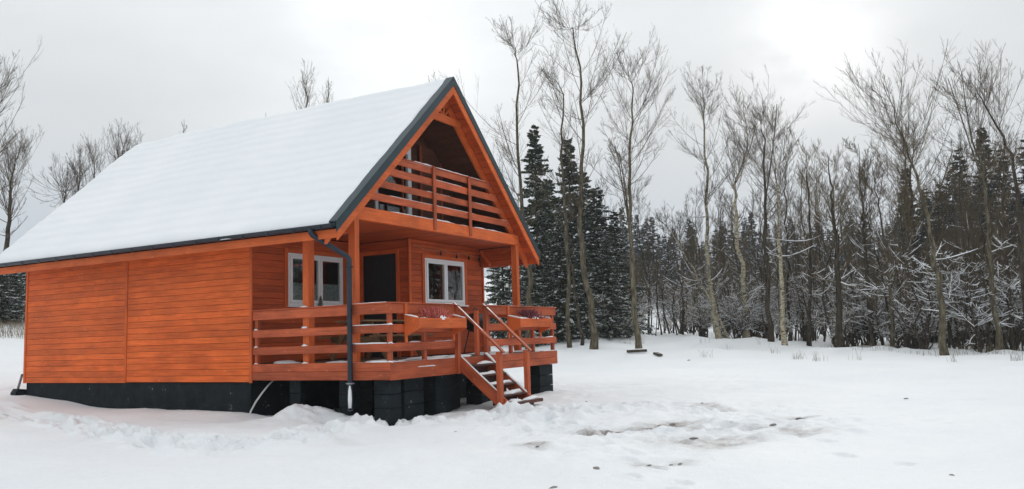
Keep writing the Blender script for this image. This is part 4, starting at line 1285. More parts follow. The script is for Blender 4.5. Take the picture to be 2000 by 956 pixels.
def bare_tree(seed, ctrl, rb, crown0=0.35, n1=34, lmax=3.0, ang=48, up1=0.35, n2=9, n3=6, wig=0.022, twig_r=0.0038, snow_to=6.0, forks=0, snow_keep=0.55, low_h=True, fat=1.0, top=0.12, lift=0.4):
    """control points relative to the base -> dict of (verts, quads) for trunk, crown and snow"""
    rg = np.random.default_rng(seed)
    T = catmull(ctrl, 22); H = T[-1, 2]
    T[1:-1] += rg.normal(size=(20, 3)) * 0.008 * H * np.array([0.5, 0.5, 0.1])
    t = np.linspace(0, 1, 22)
    R = rb * 0.80 * (1 - t) ** 1.12 + 0.009 + rb * 0.30 * np.exp(-t * 35)
    P0, R0 = T[None], R[None]
    trunk = [tubes(P0, R0, 9)]
    if forks:
        Pf, Rf, _ = sprout(rg, P0, R0, forks, crown0 * 0.9, 20, 0.42, 14, 0.10, 0.01, 0.02, smax=0.52, rfac=0.5, fall=0.3)
        trunk.append(tubes(Pf, Rf, 6))
    L1, RL1, s = sprout(rg, P0, R0, n1, crown0, ang, 1.0, 8, up1, wig, 0.009, smax=0.95, rfac=0.22, fall=0.0)
    # crown envelope
    env = np.sin(np.clip((s - crown0) / (1 - crown0), 0, 1) ** 0.8 * math.pi * 0.86 + 0.25) * 0.9 + 0.12
    cur = np.linalg.norm(L1[:, -1] - L1[:, 0], axis=1)
    sc = (lmax * np.clip(env, top, 1) * rg.uniform(0.55, 1.15, len(s)) / cur)
    L1 = L1[:, :1] + (L1 - L1[:, :1]) * sc[:, None, None]
    lev1 = [(L1, RL1)]
    if forks:
        Lf, RLf, _ = sprout(rg, Pf, Rf, max(8, n1 // 3), 0.15, ang, 0.42, 7, up1, wig, 0.007, rfac=0.22)
        lev1.append((Lf, RLf))
    if low_h:      # lower limbs, flatter, carrying snow
        sel, RS, sl_ = sprout(rg, P0, R0, 6, 0.2, 74, 1.0, 8, 0.2, wig * 4.0, 0.012, smax=max(0.26, crown0 + 0.06), rfac=0.22, fall=0.0)
        cur = np.linalg.norm(sel[:, -1] - sel[:, 0], axis=1)
        sel = sel[:, :1] + (sel - sel[:, :1]) * (rg.uniform(0.35, 0.95, len(cur)) * min(lmax, 2.6) / cur)[:, None, None]
        lev1.append((sel, RS))
    crown = []; snow = []
    for li, (P, Rr) in enumerate(lev1):
        low = low_h and li == len(lev1) - 1
        crown.append(tubes(P, Rr, 4))
        sn = snow_from(rg, P, Rr, snow_to, keep=snow_keep + 0.3, fat=fat * (1.15 if low else 1.0))
        if sn: snow.append(sn)
        P2, R2, _ = sprout(rg, P, Rr, 5 if low else n2, 0.12, 42, 0.40, 5, 0.16, wig * 1.2, twig_r * 1.3, lift=lift, rfac=0.55)
        crown.append(tubes(P2, R2, 3))
        sn = snow_from(rg, P2, R2, snow_to, keep=snow_keep * 0.7, fat=fat * 0.65)
        if sn: snow.append(sn)
        P3, R3, _ = sprout(rg, P2, R2, n3, 0.12, 34, 0.5, 3, 0.12, wig, twig_r, lift=lift * 0.7)
        crown.append(tubes(P3, R3, 3))
        sn = snow_from(rg, P3, R3, snow_to * 0.8, keep=snow_keep * 0.12, fat=fat * 0.5)
        if sn: snow.append(sn)
    return dict(trunk=cat_mesh(trunk), crown=cat_mesh(crown), snow=cat_mesh(snow) if snow else None)


def tree_meshes(name, d, mt, mc):
    out = {}
    for k, mat in (("trunk", mt), ("crown", mc), ("snow", M_SNOW)):
        if d.get(k) is None: continue
        me = mesh_np(name + "_" + k, *d[k], smooth=(k != "crown"))
        me.materials.append(mat); out[k] = me
    return out


def place_tree(name, meshes, loc, rotz, scale, label, cat, group=None, tilt=(0, 0)):
    r = bpy.data.objects.new(name, None); r.empty_display_size = 0.5
    COL.objects.link(r)
    r.location = loc; r.rotation_euler = (tilt[0], tilt[1], rotz)
    r.scale = scale if isinstance(scale, tuple) else (scale,) * 3
    tag(r, label, cat, group)
    for k, me in meshes.items():
        o = bpy.data.objects.new(k, me); COL.objects.link(o); o.parent = r
        if k in ("crown", "snow", "branches"): o["kind"] = "stuff"
    return r


FWH = norm(np.array([FW[0], FW[1], 0.0])); RTH = np.array([FWH[1], -FWH[0], 0.0])


def px_tree(name, pts, label, rb, mt, mc, cat="tree", dist=None, group=None, seed=0, **kw):
    """trunk through picture points, standing on the terrain at its real distance"""
    if dist is None: B = march(*pts[0])
    else:
        d = ray(*pts[0]); d = d / np.linalg.norm(d[:2]); B = CAM + d * dist
    B[2] = gz_at(B[0], B[1]) - 0.08
    depth = (B - CAM) @ FWH
    rg = np.random.default_rng(seed + 1000)
    ctrl = [np.zeros(3)]
    lean = rg.normal(0, 0.02)
    pts = list(pts); pts[-1] = (pts[-1][0], pts[-1][1] + (30 if group == GRP else 22))      # the twigs reach past the leader
    for (u, v) in pts[1:]:
        d = ray(u, v); Q = CAM + d * (depth / (d @ FWH)) - B
        Q = Q + FWH * lean * Q[2] * 2
        ctrl.append(Q)
    d = bare_tree(seed, ctrl, rb, **kw)
    return place_tree(name, tree_meshes(name, d, mt, mc), tuple(B), 0.0, 1.0, label, cat, group)


# ------------------------------------------------------------------ the trees one can name
GRP = "tall bare trees at the edge of the clearing"
A = dict(crown0=0.34, n1=32, lmax=4.3, ang=52, up1=0.55, n2=11, n3=7, top=0.14, lift=0.26)
px_tree("bare_tree", [(1034, 690), (1036, 541), (1015, 366), (1009, 146), (1001, 62)], "tall bare tree rising right behind the cabin's right roof edge", 0.20, M_BARK, M_TWIG, dist=41, group=GRP, seed=11, low_h=False, **A)
px_tree("bare_tree", [(1113, 690), (1107, 468), (1096, 293), (1099, 190), (1082, 120)], "slim bare tree between the roof edge tree and the tallest tree", 0.12, M_BARK, M_TWIG, dist=41, group=GRP, seed=12, low_h=False, **{**A, "n1": 20, "lmax": 2.6, "n3": 4})
px_tree("bare_tree", [(1137, 684), (1118, 527), (1103, 400), (1092, 300)], "thin leaning sapling at the left foot of the tallest tree", 0.09, M_BARK_D, M_TWIG, dist=41.5, group=GRP, seed=13, low_h=False, **{**A, "n1": 18, "lmax": 1.4})
px_tree("bare_tree", [(1160, 690), (1154, 571), (1132, 446), (1138, 307), (1132, 168), (1120, 70), (1117, 32)], "tallest bare tree with a swaying olive trunk right of the deck", 0.205, M_BARK, M_TWIG, dist=40, group=GRP, seed=14, low_h=False, **{**A, "n1": 34, "lmax": 4.3})
px_tree("bare_tree", [(1248, 688), (1235, 541), (1226, 351), (1231, 205), (1222, 116)], "bare tree with long ascending right hand limbs beside the lying plank", 0.165, M_BARK, M_TWIG, dist=39, group=GRP, seed=15, forks=2, low_h=False, **{**A, "n1": 34, "lmax": 3.6})
px_tree("bare_tree", [(1405, 664), (1384, 533), (1377, 382), (1371, 238), (1368, 144)], "pale leaning birch nearest the middle of the clearing's edge", 0.19, M_BIRCH, M_TWIG, group=GRP, seed=16, **{**A, "n1": 34, "lmax": 3.4, "crown0": 0.42})
px_tree("bare_tree", [(1459, 662), (1446, 477), (1437, 370), (1462, 288), (1453, 132)], "birch with a kinked upper trunk, snow plastered on its foot", 0.20, M_BIRCH, M_TWIG, group=GRP, seed=17, **{**A, "n1": 34, "lmax": 3.6})
px_tree("bare_tree", [(1506, 669), (1497, 452), (1497, 300), (1488, 190)], "dark trunked bare tree just right of the kinked birch", 0.17, M_BARK_D, M_TWIG, group=GRP, seed=18, forks=1, **{**A, "n1": 28})
px_tree("bare_tree", [(1533, 674), (1519, 477), (1515, 364), (1500, 200)], "slim pale mottled birch with a shaggy foot", 0.15, M_BIRCH, M_TWIG, group=GRP, seed=19, **{**A, "n1": 34, "lmax": 3.0})
px_tree("bare_tree", [(1641, 677), (1638, 502), (1630, 380), (1622, 262)], "short dark straight tree left of the twin trunks", 0.20, M_BARK_D, M_TWIG_B, dist=43, group=GRP, seed=20, **{**A, "n1": 34, "lmax": 2.8, "crown0": 0.22})
px_tree("bare_tree", [(1845, 690), (1838, 560), (1826, 470), (1802, 352), (1773, 262), (1737, 122)], "big bare tree leaning left over the thicket, snow clotted base", 0.165, M_BARK, M_TWIG, dist=37.5, group=GRP, seed=21, forks=1, **{**A, "crown0": 0.5, "n1": 34, "lmax": 3.9, "ang": 50, "n3": 5})
px_tree("bare_tree", [(1951, 682), (1932, 469), (1919, 352), (1899, 262), (1870, 90)], "olive trunked tree curving left near the right edge of the wood", 0.135, M_BARK, M_TWIG, dist=40, group=GRP, seed=22, forks=1, **{**A, "crown0": 0.45, "n1": 30, "lmax": 3.2, "n3": 4})
px_tree("bare_tree", [(2012, 690), (2004, 520), (1997, 359), (1980, 268), (1938, 197), (1924, 128)], "bare tree at the right picture edge bending sharply left", 0.135, M_BARK_D, M_TWIG, dist=38, group=GRP, seed=23, **{**A, "crown0": 0.42, "n1": 32, "lmax": 3.2, "n3": 4})
px_tree("bare_tree", [(1743, 672), (1737, 566), (1716, 420), (1700, 290)], "slender bare tree with a crooked foot left of the twin trunks", 0.13, M_BARK, M_TWIG, dist=44, group=GRP, seed=24, **{**A, "n1": 32, "lmax": 2.2})
px_tree("bare_tree", [(1770, 666), (1764, 480), (1757, 340), (1750, 235)], "left one of the twin brown trunks", 0.17, M_BARK, M_TWIG_B, dist=46, group=GRP, seed=25, **{**A, "n1": 36, "lmax": 2.6})
px_tree("bare_tree", [(1783, 666), (1781, 480), (1772, 350), (1775, 250)], "right one of the twin brown trunks", 0.16, M_BARK_D, M_TWIG_B, dist=46.5, group=GRP, seed=26, **{**A, "n1": 34, "lmax": 2.6})
px_tree("bare_tree", [(1705, 664), (1690, 480), (1685, 391), (1678, 250)], "thin dark tree standing in the gap before the white field", 0.13, M_BARK_D, M_TWIG, dist=46, group=GRP, seed=27, **{**A, "n1": 36, "lmax": 2.4})
px_tree("bare_tree", [(1978, 680), (1968, 520), (1960, 380), (1965, 240)], "dark stem close to the right edge, behind the olive tree", 0.12, M_BARK_D, M_TWIG, dist=42, group=GRP, seed=28, **{**A, "n1": 34, "lmax": 2.4})
px_tree("bare_tree", [(1425, 664), (1372, 560), (1310, 455), (1285, 400)], "thin pale tree leaning far left, bent under snow", 0.085, M_BIRCH, M_TWIG, dist=50, group=GRP, seed=29, **{**A, "n1": 24, "lmax": 2.2, "crown0": 0.3})
px_tree("bare_tree", [(1580, 672), (1578, 520), (1570, 380), (1562, 270)], "young dark tree right of the shaggy birch", 0.13, M_BARK_D, M_TWIG_B, dist=47, group=GRP, seed=30, **{**A, "n1": 34, "lmax": 2.4, "crown0": 0.25})
px_tree("bare_tree", [(1905, 675), (1893, 500), (1886, 400), (1880, 250)], "slim grey tree left of the curving olive tree", 0.12, M_BARK, M_TWIG, dist=45, group=GRP, seed=31, **{**A, "n1": 34, "lmax": 2.4})
GL = "bare trees behind and left of the cabin"
B_ = dict(crown0=0.3, n1=44, lmax=3.0, ang=34, up1=0.6, n2=8, n3=5, snow_to=3.0, top=0.45, lift=0.3)
px_tree("bare_tree", [(-6, 640), (10, 480), (19, 400), (22, 340), (38, 262)], "bare tree at the left picture edge, lower crown beside the roof", 0.2, M_BARK_D, M_TWIG, dist=53, group=GL, seed=41, **{**B_, "lmax": 3.2, "n1": 56, "crown0": 0.35})
px_tree("bare_tree", [(-95, 650), (-85, 450), (-70, 330), (-52, 220), (-45, 130)], "taller bare tree half outside the left picture edge", 0.22, M_BARK_D, M_TWIG, dist=38, group=GL, seed=42, **{**B_, "lmax": 3.6, "n1": 56, "crown0": 0.35})
for i, (u, vt, r, lm) in enumerate(((212, 232, 0.17, 2.6), (240, 238, 0.15, 2.3), (262, 252, 0.13, 2.0), (180, 262, 0.14, 2.5), (150, 300, 0.13, 2.3), (118, 350, 0.12, 2.1))):
    px_tree("bare_tree", [(u, 640), (u - 2, 500), (u + 3, 380), (u, vt + 12)], ["tallest twig crown over the left end of the ridge", "narrow twig crown right beside the tallest one at the ridge's left end",
            "last twig crown to the right in the clump at the ridge's left end", "broad twig crown left of the tallest one over the roof's rear slope", "low twig crown over the middle of the roof's rear slope",
            "smallest twig crown low over the roof's rear slope"][i], r, M_BARK_D, M_TWIG, dist=50, group=GL, seed=50 + i, **{**B_, "lmax": lm * 1.25, "n1": 34, "crown0": 0.4, "ang": 26, "n2": 7, "n3": 4})
for i, (u, vt, lab) in enumerate(((352, 206, "single thin treetop with a side twig over the left half of the ridge"), (428, 228, "tiny treetop poking over the ridge left of its middle"),
                                  (517, 196, "thin treetop over the middle of the ridge"), (480, 222, "faint short treetop over the ridge, left of the thin one at the middle"))):
    px_tree("bare_tree", [(u + 8, 640), (u + 4, 450), (u - 2, 330), (u, vt)], lab, 0.12, M_BARK_D, M_TWIG, dist=56, group=GL, seed=60 + i, **{**B_, "lmax": 1.0, "n1": 22})
px_tree("bare_tree", [(612, 660), (610, 400), (606, 250), (600, 128)], "bushy bare treetop over the ridge left of the gable", 0.20, M_BARK_D, M_TWIG, dist=52, group=GL, seed=66, **{**B_, "lmax": 3.0, "n1": 34, "n2": 6, "n3": 3, "ang": 24})
px_tree("bare_tree", [(640, 660), (642, 400), (636, 250), (641, 140)], "right hand companion of the bushy treetop over the ridge", 0.15, M_BARK_D, M_TWIG, dist=53, group=GL, seed=67, **{**B_, "lmax": 2.2, "n1": 34, "n2": 6, "n3": 3, "ang": 20})
px_tree("bare_tree", [(850, 660), (848, 400), (846, 250), (846, 112)], "bare treetop just left of the gable peak", 0.15, M_BARK_D, M_TWIG, dist=52, group=GL, seed=68, **{**B_, "lmax": 2.2, "n1": 30, "n2": 6, "n3": 3, "ang": 20})

# ------------------------------------------------------------------ spruces
def spruce(seed, H, Rm, whorls=34, dens=1.0, snow=0.3, base=0.05, droop=0.35):
    rg = np.random.default_rng(seed)
    z = np.linspace(0, 1, 10)
    T = np.stack([rg.normal(0, 0.01, 10) * z, rg.normal(0, 0.01, 10) * z, z * H], axis=-1)[None]
    trunk = tubes(T, (0.012 * H * (1 - z) + 0.012)[None], 7)
    starts = []; dirs = []; lens = []
    for w in range(whorls):
        h = base + (0.985 - base) * (w + rg.uniform(-0.5, 0.5)) / whorls
        h = min(max(h, base), 0.985)
        nb = int(rg.integers(5, 9))
        a0 = rg.uniform(0, 6.28)
        for b in range(nb):
            a = a0 + 6.283 * b / nb + rg.normal(0, 0.3); hb = min(0.985, max(base, h + rg.uniform(-0.03, 0.03)))
            L = (Rm * (1 - hb) ** 0.85 * rg.uniform(0.35, 1.15) + 0.12)
            starts.append((0, 0, hb * H)); lens.append(L)
            el = 0.5 * hb - 0.15 + rg.normal(0, 0.18)
            dirs.append((math.cos(a) * math.cos(el), math.sin(a) * math.cos(el), math.sin(el)))
    S = np.array(starts); D = np.array(dirs); L = np.array(lens)
    t = np.linspace(0, 1, 5)
    P = S[:, None] + D[:, None] * (L[:, None] * t[None])[..., None]
    P[:, :, 2] -= (droop * L)[:, None] * t[None] ** 1.6 * (1 - 0.55 * t[None])
    limbs = tubes(P, (0.006 + 0.014 * L[:, None] * (1 - t[None])), 3)
    # needle sprays: kites set along each limb
    kv = []; sv = []
    nk = int(34 * dens)
    B = len(P)
    idx = np.repeat(np.arange(B), nk)
    n = len(idx)
    s = rg.uniform(0.12, 1.0, n) ** 0.8
    fi = s * 4; i0 = np.minimum(fi.astype(int), 3); fr = (fi - i0)[:, None]
    p = P[idx, i0] * (1 - fr) + P[idx, i0 + 1] * fr
    tg = norm(P[idx, i0 + 1] - P[idx, i0])
    side = norm(np.cross(tg, np.array([[0, 0, 1.0]])))
    sg = rg.choice([-1, 1], n)[:, None]
    dirn = norm(tg * rg.uniform(0.3, 1.0, n)[:, None] + side * sg * rg.uniform(0.2, 1.1, n)[:, None] + np.array([[0, 0, -1.0]]) * rg.uniform(-0.1, 1.3, n)[:, None])
    ln = (0.16 + 0.26 * L[idx] / max(Rm, 1) * (1.15 - s)) * rg.uniform(0.6, 1.3, n) * (H / 14) ** 0.5
    wd = norm(np.cross(dirn, norm(rg.normal(size=(n, 3)) + np.array([[0, 0, 1.5]])))) * (ln * rg.uniform(0.2, 0.36, n))[:, None]
    tip = p + dirn * ln[:, None]; mid = p + dirn * (ln * 0.45)[:, None]
    V = np.stack([p, mid + wd, tip, mid - wd], axis=1).reshape(-1, 3)
    Fk = np.arange(n * 4).reshape(n, 4)
    # snow pads lying on some sprays
    ok = (rg.random(B) < 0.75)[idx] & (rg.random(n) < snow)
    q = p[ok]; m2 = mid[ok]; tp = tip[ok]; w2 = wd[ok]
    flat = np.array([1, 1, 0.35]); up = np.array([[0, 0, 0.04]])
    Vs = np.stack([q + up, q + (m2 - q) * flat + w2 * 0.8 + up, q + (tp - q) * flat * 0.8 + up * 0.6, q + (m2 - q) * flat - w2 * 0.8 + up], axis=1).reshape(-1, 3)
    Fs = np.arange(len(Vs)).reshape(-1, 4)
    cr = cat_mesh([(V, Fk), limbs])
    return dict(trunk=trunk, crown=cr, snow=(Vs, Fs) if len(Vs) else None)


SP = [tree_meshes("spruce", spruce(100 + i, H, R, wh, dn, sn), M_BARK_D, M_NEEDLE) for i, (H, R, wh, dn, sn) in
      enumerate(((14, 2.6, 50, 1.8, 0.07), (12, 2.6, 46, 1.8, 0.10), (9, 2.3, 38, 1.7, 0.15)))]
SPF = [tree_meshes("far_spruce", spruce(120 + i, H, R, wh, dn, sn), M_BARK_D, M_NEEDLE_FAR) for i, (H, R, wh, dn, sn) in
       enumerate(((16, 2.6, 44, 1.2, 0.03), (13, 2.5, 40, 1.2, 0.03), (15, 3.1, 42, 1.2, 0.03)))]


def ground_at(u, dist):
    d = ray(u, 650); d = d / np.linalg.norm(d[:2])
    P = CAM + d * dist
    return P


def spruce_px(u, vtop, dist, proto, label, Hp, group, wide=1.0):
    P = ground_at(u, dist); zg = gz_at(P[0], P[1]) - 0.1
    d = ray(u, vtop); depth = (P - CAM) @ FWH
    zt = CAM[2] + d[2] * depth / (d @ FWH)
    s = (zt - zg) / Hp
    place_tree("spruce_tree", proto, (P[0], P[1], zg), random.uniform(0, 6.28), (s * wide, s * wide, s), label, "spruce", group)


GS = "dark spruces among the bare trees"
for u, vt, dist, pi, lab, wd in ((1057, 243, 46, 0, "tall dark spruce left of the tallest bare tree, behind the roof edge", 1.15), (1124, 268, 48, 0, "dark spruce directly behind the tallest bare tree", 1.25),
                                 (1176, 360, 50, 1, "broad spruce right behind the tallest bare tree, lower than its neighbour", 1.35), (1209, 408, 52, 1, "snow dusted spruce left of the tree by the lying plank", 1.3),
                                 (1100, 420, 44, 2, "low snow laden spruce seen through the slim stems right of the deck", 1.3), (1038, 470, 43, 2, "low spruce close behind the porch corner with snowy branches", 1.3),
                                 (985, 440, 46, 2, "snowy spruce seen through the open far side of the porch", 1.3),
                                 (1080, 345, 50, 1, "spruce filling the gap between the two tallest dark spruces", 1.35), (1150, 330, 53, 1, "spruce half hidden behind the tallest bare tree's upper trunk", 1.35),
                                 (1192, 455, 47, 2, "small spruce at the right foot of the spruce clump", 1.35), (1142, 470, 46, 2, "small spruce at the middle foot of the spruce clump", 1.35), (1072, 500, 45, 2, "small spruce at the left foot of the spruce clump", 1.3),
                                 (12, 505, 48, 2, "dark snowy spruce under the eave at the left picture edge", 1.5), (48, 500, 50, 2, "dark spruce behind the far left corner of the cabin", 1.5),
                                 (-30, 440, 50, 1, "spruce at the very left edge behind the bare tree", 1.3), (0, 500, 44, 2, "dense dark spruce filling the gap under the eave", 1.9), (-60, 480, 47, 2, "dark spruce at the left edge, lowest branches in dry grass", 1.8), (28, 520, 45, 2, "low dense spruce right under the eave's left end", 1.8), (70, 500, 52, 1, "spruce hidden mostly by the far left cabin wall", 1.6), (-15, 515, 46, 2, "low spruce by the snow edge at the left", 1.8)):
    spruce_px(u, vt, dist, SP[pi], lab, (14, 12, 9)[pi], GS, wd)
KEYS = [(1113, "the slim roof edge tree"), (1160, "the tallest bare tree"), (1248, "the tree beside the plank"), (1330, "the open sky gap"), (1405, "the pale leaning birch"), (1459, "the kinked birch"),
        (1533, "the shaggy footed birch"), (1580, "the young dark tree"), (1641, "the short dark straight tree"), (1705, "the thin field edge tree"), (1776, "the twin brown trunks"),
        (1845, "the big leaning tree"), (1905, "the slim grey tree"), (1951, "the curving olive tree"), (2005, "the right edge tree")]


def rel(u):
    k = min(KEYS, key=lambda q: abs(q[0] - u))
    d = u - k[0]
    return ("behind " if abs(d) < 9 else "just right of " if d > 0 else "just left of ") + k[1]


GF = "far spruces beyond the wood"
rg = np.random.default_rng(77)
far_list = [(1955, 280, 58), (1905, 298, 60), (1862, 318, 61), (1828, 330, 62), (1990, 300, 58), (1795, 352, 64), (2040, 280, 60), (1930, 330, 64), (1885, 340, 63)]
for (u, v, dd) in far_list:
    spruce_px(u, v, dd, SPF[int(rg.integers(0, 3))], "tall blue green spruce above the wood, seen " + rel(u), 14.5, "tall far spruces at the right", 1.1)
u = 1190
while u < 2120:
    skyline = np.interp(u, [1190, 1290, 1330, 1450, 1600, 1740, 1800, 2100], [415, 448, 440, 440, 440, 420, 400, 350])
    spruce_px(u + rg.uniform(-5, 5), skyline + rg.uniform(-14, 30), rg.uniform(88, 112), SPF[int(rg.integers(0, 3))], "dark far spruce on the skyline, seen " + rel(u), 14.5, GF, 1.25)
    u += rg.uniform(9, 14)

# ------------------------------------------------------------------ filler trees and shrubs of the belt
def straight_ctrl(rg, H, lean=0.05):
    a = rg.normal(0, lean, 2) * H
    b = rg.normal(0, 0.02, 2) * H
    return [np.zeros(3), np.array([a[0] * .25 + b[0], a[1] * .25 + b[1], H * 0.35]), np.array([a[0] * .6 - b[0], a[1] * .6 - b[1], H * 0.7]), np.array([a[0], a[1], H])]


rgp = np.random.default_rng(200)
FILL = []
for i, (H, rb, lm, c0, n1, mt, mc) in enumerate(((10.5, 0.085, 1.7, 0.30, 36, M_BARK_D, M_TWIG_B), (11.5, 0.10, 1.9, 0.34, 38, M_BARK, M_TWIG), (9.0, 0.07, 1.5, 0.25, 34, M_BARK_D, M_TWIG),
                                              (8.0, 0.075, 1.6, 0.20, 36, M_BARK, M_TWIG_B), (12.5, 0.105, 2.1, 0.38, 38, M_BARK_D, M_TWIG), (7.0, 0.07, 1.5, 0.15, 36, M_BARK_D, M_TWIG_B))):
    FILL.append((H, tree_meshes("thicket_tree", bare_tree(300 + i, straight_ctrl(rgp, H), rb, crown0=c0, n1=n1, lmax=lm, ang=45, up1=0.4, n2=7, n3=5, twig_r=0.0046, snow_to=6.0, snow_keep=0.5, fat=0.95), mt, mc)))


def shrub(seed, H, stems=11, twig_r=0.0055, spread=0.42, keep=0.72):
    rg = np.random.default_rng(seed)
    t = np.linspace(0, 1, 8)
    a = rg.uniform(0, 6.283, stems); ln = H * rg.uniform(0.55, 1.1, stems); sp = rg.uniform(0.08, spread * 1.5, stems)
    P = np.zeros((stems, 8, 3))
    P[:, :, 0] = (np.cos(a) * 0.12)[:, None] + (np.cos(a) * sp * ln)[:, None] * t[None] ** 1.3
    P[:, :, 1] = (np.sin(a) * 0.12)[:, None] + (np.sin(a) * sp * ln)[:, None] * t[None] ** 1.3
    P[:, :, 2] = (ln)[:, None] * t[None] * (1 - 0.12 * t[None])
    P[:, 1:] += rg.normal(size=(stems, 7, 3)) * 0.025 * H
    R = np.broadcast_to(0.032 * (1 - t) + 0.010, (stems, 8)) * rg.uniform(0.6, 1.2, stems)[:, None]
    L1, R1, _ = sprout(rg, P, R, 8, 0.34, 55, 0.45, 6, 0.05, 0.05, 0.010)
    L2, R2, _ = sprout(rg, L1, R1, 7, 0.15, 48, 0.5, 4, 0.05, 0.05, twig_r)
    L3, R3, _ = sprout(rg, L2, R2, 4, 0.15, 45, 0.55, 3, 0.03, 0.04, twig_r)
    sn = [s for s in (snow_from(rg, P, R, H, 0.75, keep, 1.3), snow_from(rg, L1, R1, H, 0.75, keep, 1.2), snow_from(rg, L2, R2, H, 0.75, keep * 0.7, 0.9), snow_from(rg, L3, R3, H, 0.7, keep * 0.25, 0.7)) if s]
    return dict(trunk=tubes(P, R, 5), crown=cat_mesh([tubes(L1, R1, 4), tubes(L2, R2, 3), tubes(L3, R3, 3)]), snow=cat_mesh(sn))


SHR = []
for i, (H, st) in enumerate(((3.6, 11), (4.6, 12), (2.6, 10), (5.4, 10), (3.0, 14))):
    d = shrub(400 + i, H, st)
    me = tree_meshes("shrub", d, M_BARK_D, M_TWIG if i % 2 else M_TWIG_B)
    SHR.append({("stems" if k == "trunk" else "branches" if k == "crown" else k): m for k, m in me.items()})

rg = np.random.default_rng(88)
# belt of young trees: bearing by picture column, distance by depth of the belt
front_d = lambda u: float(np.interp(u, [900, 1240, 1400, 1500, 1640, 1850, 2200], [45, 50, 52, 50, 47, 41, 42]))
for i in range(150):
    u = rg.uniform(1230, 2160)
    dd = front_d(u) + 1 + rg.uniform(0, 1) ** 1.2 * 17
    P = ground_at(u, dd); k = int(rg.integers(0, 6))
    s = rg.uniform(0.68, 1.05) * float(np.interp(u, [1230, 1400, 1500, 1700, 1900], [0.72, 0.9, 1.0, 0.95, 0.78]))
    place_tree("thicket_tree", FILL[k][1], (P[0], P[1], gz_at(P[0], P[1]) - 0.08), rg.uniform(0, 6.28), s, ["brown", "tall olive", "dark", "low olive", "tall dark", "low brown"][k] + " young tree, " + ("front" if dd - front_d(u) < 5 else "middle" if dd - front_d(u) < 11 else "back") + " of the belt, " + rel(u), "tree", "young trees of the dense belt", tilt=(rg.normal(0, 0.05), rg.normal(0, 0.05)))
for i in range(75):
    u = rg.uniform(1250, 2080)
    dd = front_d(u) + 0.5 + rg.uniform(0, 1) * 12
    P = ground_at(u, dd); k = int(rg.integers(0, 6))
    s = rg.uniform(0.5, 0.85)
    place_tree("sapling", FILL[k][1], (P[0], P[1], gz_at(P[0], P[1]) - 0.08), rg.uniform(0, 6.28), (s * 0.6, s * 0.6, s), ["brown", "tall olive", "dark", "low olive", "tall dark", "low brown"][k] + " slender sapling, " + ("front" if dd - front_d(u) < 4 else "middle" if dd - front_d(u) < 8 else "back") + " of the belt, " + rel(u), "sapling", "slender saplings of the belt", tilt=(rg.normal(0, 0.09), rg.normal(0, 0.09)))
for i in range(22):
    u = rg.uniform(930, 1240)
    dd = rg.uniform(47, 66)
    P = ground_at(u, dd); k = int(rg.integers(0, 6))
    place_tree("thicket_tree", FILL[k][1], (P[0], P[1], gz_at(P[0], P[1]) - 0.08), rg.uniform(0, 6.28), rg.uniform(0.6, 1.0), ["brown", "tall olive", "dark", "low olive", "tall dark", "low brown"][k] + " young tree among the near spruces, " + rel(u), "tree", "young trees among the spruces", tilt=(rg.normal(0, 0.05), rg.normal(0, 0.05)))
for i in range(46):
    u = rg.uniform(1240, 2120)
    dd = front_d(u) + rg.uniform(0.0, 1) ** 1.4 * 14
    P = ground_at(u, dd)
    place_tree("snowy_shrub", SHR[int(rg.integers(0, 5))], (P[0], P[1], gz_at(P[0], P[1]) - 0.08), rg.uniform(0, 6.28), rg.uniform(0.6, 1.15), "snow laden shrub, " + ("front" if dd - front_d(u) < 3 else "middle" if dd - front_d(u) < 7 else "back") + " of the undergrowth, " + rel(u), "shrub", "snow laden shrubs of the belt")
for i in range(16):
    u = rg.uniform(960, 1240)
    P = ground_at(u, rg.uniform(45, 56))
    place_tree("snowy_shrub", SHR[int(rg.integers(0, 5))], (P[0], P[1], gz_at(P[0], P[1]) - 0.08), rg.uniform(0, 6.28), rg.uniform(0.5, 0.9), "bare snow laden shrub between the spruces, " + rel(u), "shrub", "snow laden shrubs by the spruces")
# row of snow clad bushes across the white field
for i in range(44):
    u = rg.uniform(1300, 2080)
    P = ground_at(u, rg.uniform(70, 84))
    place_tree("snowy_shrub", SHR[int(rg.integers(0, 5))], (P[0], P[1], gz_at(P[0], P[1]) - 0.1), rg.uniform(0, 6.28), rg.uniform(0.8, 1.2), "snow clad bush across the white field, seen " + rel(u), "shrub", "bushes across the white field")

# trees to the right of the picture, which the window panes mirror
for i in range(26):
    x = rg.uniform(30, 44); y = rg.uniform(-42, -17)
    if rg.random() < 0.45:
        place_tree("spruce_tree", SP[int(rg.integers(0, 3))], (x, y, gz_at(x, y) - 0.1), rg.uniform(0, 6.28), rg.uniform(0.7, 1.1), "spruce standing right of the picture, mirrored in the panes", "spruce", "spruces right of the picture")
    else:
        place_tree("thicket_tree", FILL[int(rg.integers(0, 6))][1], (x, y, gz_at(x, y) - 0.1), rg.uniform(0, 6.28), rg.uniform(0.9, 1.3), "bare tree standing right of the picture, mirrored in the panes", "tree", "bare trees right of the picture")

